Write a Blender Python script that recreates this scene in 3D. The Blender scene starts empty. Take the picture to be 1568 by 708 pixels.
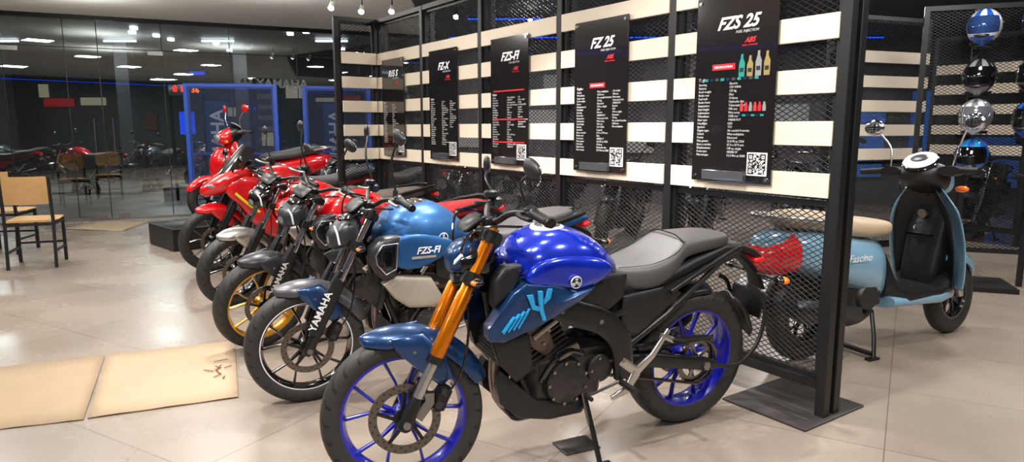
import bpy, bmesh, math, random
from mathutils import Vector, Matrix
random.seed(7)
rad=math.radians
scene=bpy.context.scene
COL=scene.collection

# ------------------------------------------------------------------ materials
def lin(c):
    return tuple(((x/255)/12.92 if x/255<=0.04045 else ((x/255+0.055)/1.055)**2.4) for x in c)
def setin(b,n,v):
    if n in b.inputs: b.inputs[n].default_value=v
def M(name,col,rough=.5,metal=0,coat=0,emit=0,bump=0,bscale=200,var=0.06,vscale=6,spec=.5):
    m=bpy.data.materials.new(name); m.use_nodes=True
    nt=m.node_tree; b=nt.nodes['Principled BSDF']; L=nt.links
    c=lin(col)
    tc=nt.nodes.new('ShaderNodeTexCoord')
    nz=nt.nodes.new('ShaderNodeTexNoise'); nz.inputs['Scale'].default_value=vscale; nz.inputs['Detail'].default_value=4
    L.new(tc.outputs['Object'],nz.inputs['Vector'])
    mx=nt.nodes.new('ShaderNodeMix'); mx.data_type='RGBA'
    mx.inputs[6].default_value=tuple(x*(1-var) for x in c)+(1,)
    mx.inputs[7].default_value=tuple(min(1,x*(1+var)) for x in c)+(1,)
    L.new(nz.outputs['Fac'],mx.inputs[0]); L.new(mx.outputs[2],b.inputs['Base Color'])
    b.inputs['Roughness'].default_value=rough; b.inputs['Metallic'].default_value=metal
    setin(b,'Coat Weight',coat); setin(b,'Coat Roughness',.04); setin(b,'Specular IOR Level',spec)
    if emit:
        b.inputs['Emission Color'].default_value=c+(1,); b.inputs['Emission Strength'].default_value=emit
    if bump:
        n2=nt.nodes.new('ShaderNodeTexNoise'); n2.inputs['Scale'].default_value=bscale
        L.new(tc.outputs['Object'],n2.inputs['Vector'])
        bp=nt.nodes.new('ShaderNodeBump'); bp.inputs['Strength'].default_value=bump; bp.inputs['Distance'].default_value=.002
        L.new(n2.outputs['Fac'],bp.inputs['Height']); L.new(bp.outputs['Normal'],b.inputs['Normal'])
    return m
def tyre_mat(name,Rt):
    m=M(name,(30,30,31),.55,var=.15); nt=m.node_tree; L=nt.links; b=nt.nodes['Principled BSDF']
    tc=nt.nodes.new('ShaderNodeTexCoord'); sp=nt.nodes.new('ShaderNodeSeparateXYZ'); L.new(tc.outputs['Object'],sp.inputs[0])
    def mth(op,a,bb=None):
        n=nt.nodes.new('ShaderNodeMath'); n.operation=op
        for i,x in enumerate((a,bb)):
            if x is None: continue
            if isinstance(x,(int,float)): n.inputs[i].default_value=x
            else: L.new(x,n.inputs[i])
        return n.outputs[0]
    at=mth('ARCTAN2',sp.outputs[2],sp.outputs[0])
    ab=mth('ABSOLUTE',sp.outputs[1])
    q=mth('ADD',mth('MULTIPLY',at,26/(2*math.pi)),mth('MULTIPLY',ab,22))
    fr=mth('FRACT',q)
    g=mth('LESS_THAN',fr,.16)
    r=mth('SQRT',mth('ADD',mth('MULTIPLY',sp.outputs[2],sp.outputs[2]),mth('MULTIPLY',sp.outputs[0],sp.outputs[0])))
    g=mth('MULTIPLY',g,mth('GREATER_THAN',r,Rt-.034))
    g=mth('MULTIPLY',g,mth('GREATER_THAN',ab,.012))
    h=mth('SUBTRACT',1,g)
    bp=nt.nodes.new('ShaderNodeBump'); bp.inputs['Strength'].default_value=1; bp.inputs['Distance'].default_value=.006
    L.new(h,bp.inputs['Height']); L.new(bp.outputs['Normal'],b.inputs['Normal'])
    mx=nt.nodes.new('ShaderNodeMix'); mx.data_type='RGBA'
    mx.inputs[6].default_value=(.024,.022,.020,1); mx.inputs[7].default_value=(.003,.003,.003,1)
    L.new(g,mx.inputs[0]); L.new(mx.outputs[2],b.inputs['Base Color'])
    return m
TYF=tyre_mat('tyre_rubber_front',.295); TYR=tyre_mat('tyre_rubber_rear',.312); TYS=tyre_mat('tyre_rubber_small',.25)
BLK=M('black_plastic',(24,24,26),.42,bump=.15,bscale=400)
BLKG=M('black_gloss',(12,12,14),.12,coat=.6)
BLKM=M('black_painted_metal',(18,18,19),.36)
SEATB=M('seat_vinyl_black',(72,71,72),.46,bump=.4,bscale=500)
SEATR=M('seat_vinyl_red',(150,30,34),.45,bump=.3,bscale=500)
SEATG=M('seat_vinyl_grey',(98,90,84),.5,bump=.3,bscale=500)
CHR=M('chrome',(225,225,228),.1,metal=1)
SIL=M('silver_metal',(190,188,184),.3,metal=.9)
STEEL=M('brushed_steel',(150,148,145),.32,metal=1)
ENG=M('engine_dark_alloy',(66,64,64),.34,metal=.65,bump=.3,bscale=300)
ENGB=M('engine_brown_alloy',(140,124,112),.32,metal=.7)
GOLD=M('gold_anodised',(216,120,8),.26,metal=.75,coat=.4)
GOLDW=M('gold_wheel_paint',(215,158,58),.3,metal=.6,coat=.4)
BLUEW=M('blue_wheel_paint',(20,24,150),.3,coat=.5)
BLUEM=M('metallic_blue_paint',(14,44,180),.2,metal=.45,coat=1)
BLUED=M('dark_blue_paint',(28,60,104),.3,metal=.5,coat=.5)
CYAN=M('cyan_decal',(40,150,205),.35)
MBLUE=M('matte_blue_paint',(44,94,148),.38,metal=.5,coat=.1)
REDP=M('red_gloss_paint',(200,12,20),.22,coat=1)
GREYP=M('matte_grey_paint',(84,84,88),.35,metal=.5)
DGREY=M('dark_grey_paint',(56,56,60),.33,metal=.4)
BEIGEP=M('silver_beige_paint',(172,164,148),.35,metal=.3)
SKYP=M('powder_blue_paint',(124,166,192),.2,coat=1)
TAN=M('tan_vinyl',(192,172,144),.5,bump=.3,bscale=400)
WHT=M('white_decal',(230,230,230),.4)
REDL=M('red_lamp_lens',(205,22,24),.12,coat=1,emit=.2)
ORL=M('amber_lens',(240,110,20),.15,coat=1,emit=.1)
LENS=M('clear_lens',(120,128,138),.06,metal=.3,coat=1)
DRL=M('drl_lens',(210,215,220),.15)
CREAM=M('speedometer_face',(225,228,226),.3)
MIR=M('mirror_glass',(200,210,225),.02,metal=1)
POST=M('frame_black_powdercoat',(21,21,22),.42)
MESH=M('expanded_metal_black',(24,24,25),.42,metal=.3)
BLUEF=M('blue_powdercoat',(40,78,170),.4)
BLUEMESH=M('blue_expanded_metal',(34,50,86),.45)
SLAT=M('cream_laminate',(228,215,194),.45,vscale=3,var=.05)
BOARD=M('poster_black_acrylic',(28,25,25),.14,coat=.8)
ACR=M('acrylic_holder',(70,72,76),.08,coat=1)
PINK=M('poster_red_print',(215,35,50),.4)
PRNT=M('poster_text_print',(195,195,195),.5)
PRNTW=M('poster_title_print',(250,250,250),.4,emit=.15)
WOOD=M('plywood',(190,150,98),.45,vscale=12,var=.15)
CARD=M('cardboard',(170,147,120),.85,bump=.3,bscale=120,vscale=4,var=.1)
CARD2=M('cardboard_second',(178,156,130),.85,bump=.3,bscale=120,vscale=4,var=.1)
PLATE=M('steel_base_plate',(66,62,60),.4,metal=.4)
DISC=M('brake_disc_steel',(120,114,108),.3,metal=1)
YEL=M('yellow_decal',(220,200,40),.4)

# ------------------------------------------------------------------ mesh builder
class MB:
    def __init__(s): s.v=[];s.f=[];s.mi=[];s.mats=[]
    def idx(s,m):
        if m not in s.mats: s.mats.append(m)
        return s.mats.index(m)
    def add(s,vs,fs,m):
        o=len(s.v); s.v+= [Vector(v) for v in vs]; k=s.idx(m)
        for f in fs: s.f.append([o+i for i in f]); s.mi.append(k)
    def rings(s,rows,m,closed=True,cap=True,loop=False):
        n=len(rows[0]); vs=[p for r in rows for p in r]; fs=[]
        R=len(rows)
        for i in range(R if loop else R-1):
            for j in range(n if closed else n-1):
                a=i*n+j;b=i*n+(j+1)%n;c=((i+1)%R)*n+(j+1)%n;d=((i+1)%R)*n+j
                fs.append((a,b,c,d))
        if cap and closed and not loop:
            fs.append(tuple(reversed(range(n)))); fs.append(tuple((R-1)*n+j for j in range(n)))
        s.add(vs,fs,m)
    def tube(s,path,r,m,n=10,cap=True,loop=False):
        P=[Vector(p) for p in path]; rr=r if isinstance(r,(list,tuple)) else [r]*len(P)
        rows=[];prev=None
        for i,p in enumerate(P):
            if loop: t=P[(i+1)%len(P)]-P[i-1]
            else: t=(P[min(i+1,len(P)-1)]-P[max(i-1,0)])
            if t.length<1e-9: t=Vector((0,0,1))
            t.normalize()
            if prev is None:
                a=Vector((0,0,1)) if abs(t.z)<.9 else Vector((1,0,0))
                u=t.cross(a).normalized()
            else:
                u=(prev-t*prev.dot(t)).normalized()
            prev=u; w=t.cross(u)
            rows.append([p+(u*math.cos(2*math.pi*k/n)+w*math.sin(2*math.pi*k/n))*rr[i] for k in range(n)])
        s.rings(rows,m,cap=cap,loop=loop)
    def beam(s,path,a,b,m,n=12,e=4,side=(0,1,0)):
        P=[Vector(p) for p in path]; N=len(P)
        aa=a if isinstance(a,(list,tuple)) else [a]*N; bb=b if isinstance(b,(list,tuple)) else [b]*N
        S=Vector(side); rows=[]
        for i,p in enumerate(P):
            t=(P[min(i+1,N-1)]-P[max(i-1,0)]).normalized()
            w=t.cross(S).normalized(); sd=w.cross(t).normalized()
            ring=[]
            for k in range(n):
                th=2*math.pi*(k+.5)/n; c=math.cos(th); q=math.sin(th)
                ring.append(p+sd*(aa[i]*math.copysign(abs(c)**(2/e),c))+w*(bb[i]*math.copysign(abs(q)**(2/e),q)))
            rows.append(ring)
        s.rings(rows,m)
    def box(s,c,sz,m,rot=None,bev=0):
        hx,hy,hz=[q/2 for q in sz]; R=rot if rot is not None else Matrix.Identity(3); c=Vector(c)
        if bev<=0:
            vs=[c+R@Vector((x*hx,y*hy,z*hz)) for x in(-1,1) for y in(-1,1) for z in(-1,1)]
            s.add(vs,[(0,1,3,2),(4,6,7,5),(0,4,5,1),(2,3,7,6),(0,2,6,4),(1,5,7,3)],m)
        else:
            rows=[]
            for (z,k) in((-hz,bev),(-hz+bev,0),(hz-bev,0),(hz,bev)):
                ring=[]
                X=hx-k;Y=hy-k;bb=bev
                for (x,y) in((X-bb,-Y),(X,-Y+bb),(X,Y-bb),(X-bb,Y),(-X+bb,Y),(-X,Y-bb),(-X,-Y+bb),(-X+bb,-Y)):
                    ring.append(c+R@Vector((x,y,z)))
                rows.append(ring)
            s.rings(rows,m)
    def cyl(s,p0,p1,r,m,n=16,r2=None):
        s.tube([p0,p1],[r,r if r2 is None else r2],m,n)
    def lathe(s,prof,m,c=(0,0,0),n=48,closed=True,axis='y'):
        rows=[]; c=Vector(c)
        for k in range(n):
            th=2*math.pi*k/n
            if axis=='y': rows.append([c+Vector((r*math.cos(th),y,r*math.sin(th))) for r,y in prof])
            elif axis=='x': rows.append([c+Vector((y,r*math.cos(th),r*math.sin(th))) for r,y in prof])
            else: rows.append([c+Vector((r*math.cos(th),r*math.sin(th),y)) for r,y in prof])
        s.rings(rows,m,closed=closed,loop=True,cap=False)
    def loft(s,secs,m,n=20,e=2.4):
        rows=[]
        for q in secs:
            x,y,z,ry,up,dn=q[:6]; ee=q[6] if len(q)>6 else e
            ring=[]
            for k in range(n):
                th=2*math.pi*k/n; c=math.cos(th); t=math.sin(th)
                ring.append(Vector((x,y+ry*math.copysign(abs(c)**(2/ee),c),z+(up if t>0 else dn)*math.copysign(abs(t)**(2/ee),t))))
            rows.append(ring)
        s.rings(rows,m)
    def profloft(s,secs,prof,m):
        rows=[]
        full=[(y,z) for y,z in prof]+[(-y,z) for y,z in reversed(prof[1:-1])]
        for (x,z,ry,up,dn) in secs:
            rows.append([Vector((x,y*ry,z+(q*up if q>0 else q*dn))) for y,q in full])
        s.rings(rows,m)
    def pillow(s,poly,yi,yo,bul,m,both=True,taper=0):
        for sg in ((1,-1) if both else (1,)):
            cx=sum(p[0] for p in poly)/len(poly); cz=sum(p[1] for p in poly)/len(poly)
            rows=[]
            def yy(p,y): return y-taper*max(0,p[0])*1.0
            for k,y in ((.97,yi),(1,yo),(.93,yo+bul*.45),(.7,yo+bul*.85),(.35,yo+bul)):
                rows.append([Vector((cx+(p[0]-cx)*k,sg*yy(p,y),cz+(p[1]-cz)*k)) for p in poly])
            s.rings(rows,m)
    def plate(s,poly,y0,y1,m):
        s.rings([[Vector((x,y0,z)) for x,z in poly],[Vector((x,y1,z)) for x,z in poly]],m)
    def ell(s,c,r,m,n=14,k=8,rot=None):
        rows=[]; R=rot if rot is not None else Matrix.Identity(3); c=Vector(c)
        for i in range(k+1):
            ph=-math.pi/2+math.pi*i/k; ph=max(-1.54,min(1.54,ph))
            rows.append([c+R@Vector((r[0]*math.cos(ph)*math.cos(2*math.pi*j/n),r[1]*math.cos(ph)*math.sin(2*math.pi*j/n),r[2]*math.sin(ph))) for j in range(n)])
        s.rings(rows,m)
    def fender(s,c,r,a0,a1,w,m,depth=.05,steps=22,w0=.7,w1=.8):
        rows=[];c=Vector(c)
        for i in range(steps+1):
            f=i/steps; a=rad(a0+(a1-a0)*f)
            k=1
            if f<.2: k=w0+(1-w0)*math.sin(f/.2*math.pi/2)
            if f>.8: k=w1+(1-w1)*math.sin((1-f)/.2*math.pi/2)
            ww=w*k; prof=[(-1,-depth*k),(-.97,-depth*.4),(-.75,-.006),(-.35,.008),(0,.013),(.35,.008),(.75,-.006),(.97,-depth*.4),(1,-depth*k)]
            outer=[(y*ww,r+d) for y,d in prof]; inner=[(y*ww*.93,r+d-.006) for y,d in reversed(prof)]
            rows.append([c+Vector((q*math.cos(a),y,q*math.sin(a))) for y,q in outer+inner])
        s.rings(rows,m)
    def obj(s,name,parent=None,mtx=None,sub=0,bevel=0,ang=38,solid=0):
        me=bpy.data.meshes.new(name); me.from_pydata([tuple(v) for v in s.v],[],s.f)
        for m in s.mats: me.materials.append(m)
        me.polygons.foreach_set('material_index',s.mi)
        me.polygons.foreach_set('use_smooth',[True]*len(s.f))
        bm=bmesh.new(); bm.from_mesh(me); bmesh.ops.recalc_face_normals(bm,faces=bm.faces); bm.to_mesh(me); bm.free()
        if ang is not None and not sub: me.set_sharp_from_angle(angle=rad(ang))
        me.update()
        o=bpy.data.objects.new(name,me); COL.objects.link(o)
        if parent: o.parent=parent
        if mtx is not None: o.matrix_local=mtx
        if solid:
            q=o.modifiers.new('so','SOLIDIFY'); q.thickness=solid
        if bevel:
            q=o.modifiers.new('b','BEVEL'); q.width=bevel; q.segments=2; q.limit_method='ANGLE'
        if sub:
            q=o.modifiers.new('s','SUBSURF'); q.levels=sub; q.render_levels=sub
        return o
def cm(pts,k=6):
    P=[Vector(p) for p in pts]; out=[]
    for i in range(len(P)-1):
        a=P[max(i-1,0)];b=P[i];c=P[i+1];d=P[min(i+2,len(P)-1)]
        for j in range(k):
            t=j/k
            out.append(.5*((2*b)+(c-a)*t+(2*a-5*b+4*c-d)*t*t+(3*b-a-3*c+d)*t**3))
    out.append(P[-1]); return out
def empty(name,mtx=None,parent=None):
    e=bpy.data.objects.new(name,None); COL.objects.link(e); e.empty_display_size=.1
    if parent: e.parent=parent
    if mtx is not None: e.matrix_local=mtx
    return e
def text(name,body,size,parent,mtx,m,ext=.0008,shear=0,align='CENTER',bold=0,space=1,lsp=1):
    c=bpy.data.curves.new(name,'FONT'); c.body=body; c.size=size; c.extrude=ext; c.shear=shear; c.align_x=align; c.offset=bold
    c.space_character=space; c.space_line=lsp; c.resolution_u=3
    c.materials.append(m); o=bpy.data.objects.new(name,c); COL.objects.link(o)
    if parent: o.parent=parent
    o.matrix_local=mtx; return o
T=Matrix.Translation
def Rx(a): return Matrix.Rotation(rad(a),4,'X')
def Ry(a): return Matrix.Rotation(rad(a),4,'Y')
def Rz(a): return Matrix.Rotation(rad(a),4,'Z')

# ------------------------------------------------------------------ wheels
def wheel(name,parent,mtx,R,w,rimr,rim,ty,spokes=5,disc=0,sprocket=False,stripe=None,dr=.13):
    b=MB(); k=rimr-.004; h=R-rimr
    half=[(k,-.72*w),(k+.25*h,-.93*w),(k+.55*h,-w),(R-.22*h,-.9*w),(R-.07*h,-.62*w),(R-.01*h,-.28*w),(R,0)]
    prof=half+[(r,-y) for r,y in reversed(half[:-1])]
    b.lathe(prof,ty,n=64)
    rw=.7*w; rp=[(k+.008,-rw-.004),(k-.005,-rw-.004),(k-.010,-rw*.75),(k-.016,-rw*.3),(k-.016,rw*.3),(k-.010,rw*.75),(k-.005,rw+.004),(k+.008,rw+.004),(k+.002,rw*.8),(k-.006,0),(k+.002,-rw*.8)]
    b.lathe(rp,rim,n=64)
    if stripe:
        for sg in(1,-1): b.lathe([(k+.004,sg*(rw+.0050)),(k+.0015,sg*(rw+.0060)),(k-.001,sg*(rw+.005))],stripe,n=64,closed=False)
    hw=w*.8
    b.lathe([(.012,-hw),(.03,-hw),(.038,-hw*.6),(.04,0),(.038,hw*.6),(.03,hw),(.012,hw)],rim,n=24)
    for sp in range(spokes):
        a0=2*math.pi*sp/spokes+.3
        for sg in(-1,1):
            da=math.pi/spokes*.42*sg
            p0=Vector((math.cos(a0+da*.35)*.035,0,math.sin(a0+da*.35)*.035))
            pm=Vector((math.cos(a0+da*.75)*rimr*.55,sg*.004,math.sin(a0+da*.75)*rimr*.55))
            p1=Vector((math.cos(a0+da*1.15)*(rimr-.012),0,math.sin(a0+da*1.15)*(rimr-.012)))
            b.beam([p0,pm,p1],[.018,.011,.013],[.009,.005,.007],rim,n=8,e=3)
    b.cyl((0,-w*1.3,0),(0,w*1.3,0),.011,STEEL,12)
    if disc:
        y=disc*(w*.8+.012)
        b.lathe([(dr*.76,y-.002),(dr,y-.002),(dr,y+.002),(dr*.76,y+.002)],DISC,n=48)
        for i in range(40):
            a=2*math.pi*i/40; r=dr*(.83 if i%2 else .93)
            b.cyl((r*math.cos(a),y-.0035,r*math.sin(a)),(r*math.cos(a),y+.0035,r*math.sin(a)),.0035,BLKM,6)
        for i in range(5):
            a=2*math.pi*i/5
            b.beam([(.03*math.cos(a),y,.03*math.sin(a)),(dr*.8*math.cos(a+.3),y,dr*.8*math.sin(a+.3))],.003,.007,BLKM,n=8)
        b.lathe([(.02,y-.01),(.04,y-.01),(.04,y+.004),(.02,y+.004)],BLKM,n=20)
    if sprocket:
        y=w*.8+.014
        b.lathe([(.078,y-.003),(.1,y-.003),(.1,y+.003),(.078,y+.003)],DISC,n=42)
        for i in range(36):
            a=2*math.pi*i/36; b.box((.102*math.cos(a),y,.102*math.sin(a)),(.008,.005,.008),DISC,rot=Matrix.Rotation(-a,3,'Y'))
        for i in range(5):
            a=2*math.pi*i/5; b.beam([(.03*math.cos(a),y,.03*math.sin(a)),(.08*math.cos(a),y,.08*math.sin(a))],.004,.01,STEEL,n=8)
    return b.obj(name,parent,mtx,ang=45)
def emblem(b,cc,s,R,ring,back):
    b.lathe([(R*.86,-s*.006),(R,s*.002),(R*.9,s*.004),(R*.84,s*.003)],ring,c=cc,n=28,closed=False)
    b.lathe([(.0,s*.002),(R*.86,s*.002),(R*.86,-s*.006)],back,c=cc,n=24,closed=False)
    for i in range(3):
        a=rad(90+120*i); u=Vector((math.cos(a),0,math.sin(a))); v=Vector((-math.sin(a),0,math.cos(a))); o=Vector((0,s*.0035,0))
        b.beam([cc+o-u*R*.3,cc+o+u*R*.42],.0012,R*.045,ring,n=6)
        for q in(-.2,0,.2): b.beam([cc+o+u*R*.4+v*R*q,cc+o+u*R*.8+v*R*q],.0012,R*.045,ring,n=6)
        b.beam([cc+o+u*R*.42-v*R*.22,cc+o+u*R*.42+v*R*.22],.0012,R*.05,ring,n=6)

# ------------------------------------------------------------------ motorcycle
D=Vector((-.43,0,.9028)).normalized()
AX=Vector((.665,0,.295))
TPROF=[(0,1),(.35,.985),(.66,.9),(.88,.66),(1,.28),(1.0,.02),(.86,-.22),(.8,-.6),(.62,-1),(0,-1)]
def motorcycle(name,F,hdg,P,sc=1.,lean=5.,steer=0.):
    h=Vector((math.cos(rad(hdg)),math.sin(rad(hdg)),0))
    c=Vector((F[0],F[1],F[2] if len(F)>2 else 0))-h*.665*sc
    root=empty(name,T(c)@Rz(hdg)@Rx(-lean)@Matrix.Scale(sc,4))
    st=P.get('style','naked'); usd=P.get('usd',False)
    tank=P['tank']; tank2=P.get('tank2',tank); wh=P['wheel']; fen=P['fender']; seatm=P['seat']; side=P.get('side',BLK)
    S=T(AX)@Matrix.Rotation(rad(steer),4,D)@T(-AX)
    wheel('front_wheel',root,S@T(AX),.295,.052,.226,wh,TYF,disc=1,stripe=P.get('stripe'))
    wheel('rear_wheel',root,T((-.665,0,.312)),.312,.068,.226,wh,TYR,disc=-1,sprocket=True,stripe=P.get('stripe'),dr=.11)
    def ax(t,y=0,f=0):
        q=AX+D*t; return Vector((q.x+f*.9,y,q.z+f*.43))
    b=MB()
    for s in(1,-1):
        y=s*.092
        if usd:
            b.tube([ax(.25,y),ax(.27,y),ax(.5,y),ax(.51,y),ax(.74,y)],[.026,.028,.028,.024,.024],P['fork'],18)
            b.tube([ax(.06,y),ax(.26,y)],.019,SIL,14)
            b.tube([ax(-.03,y),ax(-.02,y),ax(.07,y),ax(.10,y)],[.018,.026,.024,.02],BLKM,14)
            b.tube([ax(.235,y),ax(.262,y)],.03,BLKM,18)
            b.beam([ax(.03,y,-.03),ax(.10,y,-.045),ax(.13,y,-.03)],.012,.02,STEEL)
        else:
            b.tube([ax(.34,y),ax(.75,y)],.0195,CHR if P.get('fork') is None else P['fork'],14)
            b.tube([ax(-.03,y),ax(-.01,y),ax(.10,y),ax(.34,y),ax(.37,y),ax(.375,y)],[.016,.026,.025,.029,.029,.02],BLKM,16)
            b.beam([ax(.1,y,.03),ax(.3,y,.033),ax(.42,y,.026)],[.022,.03,.018],[.008,.012,.01],BLK)
        b.cyl(ax(.745,y),ax(.757,y),.021,BLKM if not usd else P['fork'],14)
    for t,r in((.56,.026),(.725,.02)):
        b.beam([ax(t,-.125),ax(t,0,-.02),ax(t,.125)],.034,r,BLKM,side=tuple(Vector((.9,0,.43))))
        for s in(1,-1): b.tube([ax(t-.022,s*.092),ax(t+.022,s*.092)],.037,BLKM,16)
    b.tube([ax(.52,0,-.04),ax(.74,0,-.04)],.024,BLKM,12)
    b.cyl(ax(0,-.125),ax(0,.125),.014,STEEL,10)
    b.box(ax(.12,.068,-.085),(.055,.05,.1),BLKM,rot=Matrix.Rotation(rad(-25),3,'Y'),bev=.012)
    for q in(-.02,.03): b.cyl(ax(.12+q,.07,-.085),ax(.12+q,.098,-.085),.014,ENG,12)
    b.tube(cm([ax(.13,.09,-.09),ax(.25,.12,-.1),ax(.42,.115,-.05),ax(.6,.07,.04),ax(.78,.03,.05)],5),.005,BLKG,6)
    b.tube(cm([ax(.8,.2,-.06),ax(.72,.16,.08),ax(.58,.04,.05),ax(.45,0,-.06)],5),.005,BLKG,6)
    b.tube(cm([ax(.8,-.2,-.06),ax(.76,-.12,.1),ax(.6,-.02,.06),ax(.5,.0,-.06)],5),.005,BLKG,6)
    b.obj('front_fork',root,S)
    b=MB()
    b.fender(AX,.325,62,P.get('fend_end',160),.078,fen,depth=.055,w0=.35,w1=.75)
    b.obj('front_fender',root,S,sub=1)
    b=MB()
    for s in(1,-1):
        poly=[(.71,.60),(.60,.62),(.52,.54),(.49,.44),(.545,.42),(.62,.48),(.70,.56)]
        rows=[]
        for k,y in((.97,.068),(1,.078),(.9,.088),(.5,.092)):
            rows.append([Vector((.6+(p[0]-.6)*k,s*y,.53+(p[1]-.53)*k)) for p in poly])
        b.rings(rows,fen if P.get('fendside') is None else P['fendside'])
        for q in((.63,.55),(.57,.5)): b.cyl((q[0],s*.09,q[1]),(q[0],s*.098,q[1]),.007,STEEL,8)
    b.obj('fender_bracket',root,S,ang=50)
    if P.get('forktext'):
        z=Vector((0,1,0)); x=D; yv=z.cross(x)
        mm=Matrix((( x.x,yv.x,z.x,0),(x.y,yv.y,z.y,0),(x.z,yv.z,z.z,0),(0,0,0,1)))
        mm.translation=ax(.1,.125,.02)
        bb=MB(); bb.beam([ax(.08,.116,.02),ax(.2,.116,.022),ax(.38,.116,.022)],[.006]*3,[.02,.026,.02],BLK); bb.obj('fork_guard',root,S)
        text('fork_lettering','YAMAHA',.05,root,S@mm,WHT,align='LEFT',bold=.001)
    b=MB()
    hb=[(.235,.375,1.025),(.25,.27,1.04),(.3,.17,1.035),(.325,.08,1.0),(.33,0,.995),(.325,-.08,1.0),(.3,-.17,1.035),(.25,-.27,1.04),(.235,-.375,1.025)]
    if st=='sport': hb=[(.29,.33,.9),(.33,.22,.93),(.36,.1,.94),(.36,0,.94),(.36,-.1,.94),(.33,-.22,.93),(.29,-.33,.9)]
    b.tube(cm(hb,4),.0115,BLKM,10)
    mh=P.get('mh',.08)
    for s in(1,-1):
        dz=0 if st!='sport' else -.115; dx=0 if st!='sport' else .055; dy=0 if st!='sport' else -.04
        g0=Vector((.232+dx,s*(.385+dy),1.024+dz)); g1=Vector((.247+dx,s*(.265+dy),1.041+dz))
        b.tube([g0.lerp(g1,t) for t in(0,.04,.08,.5,.95,1)],[.014,.02,.0165,.018,.0165,.021],BLK,14)
        b.cyl(g0+Vector((-.001,s*.012,-.002)),g0,.017,BLKM,12)
        b.box(g1+Vector((.004,-s*.035,.002)),(.045,.05,.045),BLK,bev=.01)
        lev=[g1+Vector((.03,-s*.03,0)),g1+Vector((.055,s*.0,0)),g1+Vector((.06,s*.06,-.004)),g1+Vector((.05,s*.125,-.008))]
        b.beam(cm(lev,4),.006,.008,BLKM if usd else SIL,n=8,side=(0,0,1))
        b.cyl(g1+Vector((.015,-s*.045,.01)),g1+Vector((.015,-s*.045,.045)),.012,BLK,10)
        if s<0 : b.box(g1+Vector((.03,-s*.05,.035)),(.05,.045,.035),BLKM,bev=.008)
        if st!='sport':
            m0=g1+Vector((.012,-s*.045,.03)); m1=m0+Vector((.03,s*.03,.05+mh*.5)); m2=m0+Vector((.01,s*.06,.07+mh))
            b.tube(cm([m0,m1,m2],5),.0055,BLKM,8)
            mc=m2+Vector((.0,s*.03,.02)); rr=Matrix.Rotation(rad(s*12),3,'Z')@Matrix.Rotation(rad(s*14),3,'X')
            rr=rr@Matrix.Rotation(rad(s*-35),3,'X')
            b.ell(mc,(.015,.054,.034),BLK,rot=rr,n=20); b.ell(mc+Vector((-.01,0,0)),(.008,.047,.028),MIR,rot=rr,n=20)
    for s in(1,-1): b.box((.335,s*.035,.985),(.04,.03,.05),BLKM,bev=.006)
    if st!='sport':
        R35=Matrix.Rotation(rad(35),3,'Y')
        b.box((.41,0,.99),(.085,.15,.03),BLK,rot=R35,bev=.012)
        b.box((.401,0,1.004),(.06,.12,.006),BLKG,rot=R35)
    b.obj('handlebar',root,S)
    b=MB()
    if st=='mt':
        b.loft([(.38,0,.88,.045,.05,.06),(.42,0,.885,.07,.055,.07),(.46,0,.875,.078,.05,.065),(.49,0,.86,.055,.035,.045),(.50,0,.855,.03,.02,.025)],BLUED,n=20,e=3)
        b.ell((.465,0,.795),(.020,.026,.026),LENS); b.lathe([(.028,0),(.035,-.01),(.032,-.05),(.024,-.06)],BLK,c=(.475,0,.795),axis='x',n=24,closed=False)
        for s in(1,-1):
            b.beam([(.485,s*.03,.835),(.475,s*.065,.86),(.455,s*.085,.885)],.005,.008,DRL,n=8,side=(1,0,0))
            b.loft([(.36,s*.085,.86,.016,.04,.05),(.41,s*.095,.86,.016,.04,.05),(.46,s*.085,.85,.012,.025,.03)],BLKG,n=12)
    elif st=='naked':
        b.loft([(.39,0,.86,.06,.06,.06),(.42,0,.87,.095,.07,.08),(.48,0,.86,.10,.065,.08),(.52,0,.84,.08,.045,.065),(.545,0,.825,.045,.025,.035)],P.get('mask',DGREY),n=22,e=3)
        b.ell((.525,0,.82),(.025,.06,.036),LENS,n=20)
        for s in(1,-1): b.beam([(.52,s*.045,.895),(.515,s*.08,.87),(.505,s*.09,.81)],.005,.006,DRL,n=8,side=(1,0,0))
        b.loft([(.36,0,.95,.05,.012,.012),(.42,0,.95,.08,.015,.015),(.46,0,.935,.07,.014,.014),(.49,0,.915,.03,.01,.01)],BLKG,n=14)
    if st!='sport':
        for s in(1,-1):
            b.tube([(.42,s*.09,.8),(.42,s*.15,.8)],.007,BLK,8); b.ell((.42,s*.17,.8),(.024,.028,.015),BLKG); b.ell((.432,s*.175,.8),(.014,.02,.010),ORL)
        b.obj('headlight',root,S,ang=50)
    b=MB()
    k=P.get('tw',1.); up=P.get('tup',0)
    if st=='mt':
        sec=[(.285,.80,.05,.03,.06),(.265,.805,.095,.07,.08),(.21,.81,.140,.125,.09),(.13,.815,.168,.148,.09),(.04,.82,.174,.145,.08),(-.05,.82,.160,.118,.07),(-.12,.81,.13,.078,.06),(-.175,.795,.095,.04,.05),(-.21,.785,.06,.012,.03)]
    else:
        sec=[(.31,.79,.05*k,.05,.08),(.285,.80,.10*k,.085,.11),(.22,.815,.145*k,.125+up,.13),(.12,.825,.17*k,.14+up,.12),(.02,.83,.172*k,.138+up,.11),(-.07,.82,.15*k,.110+up,.09),(-.15,.805,.115*k,.068+up*.6,.08),(-.21,.79,.085*k,.035,.05),(-.24,.785,.05,.015,.03)]
    b.profloft(sec,TPROF,tank)
    b.obj('fuel_tank',root,None,sub=2)
    b=MB()
    zt=.958+up
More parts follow.
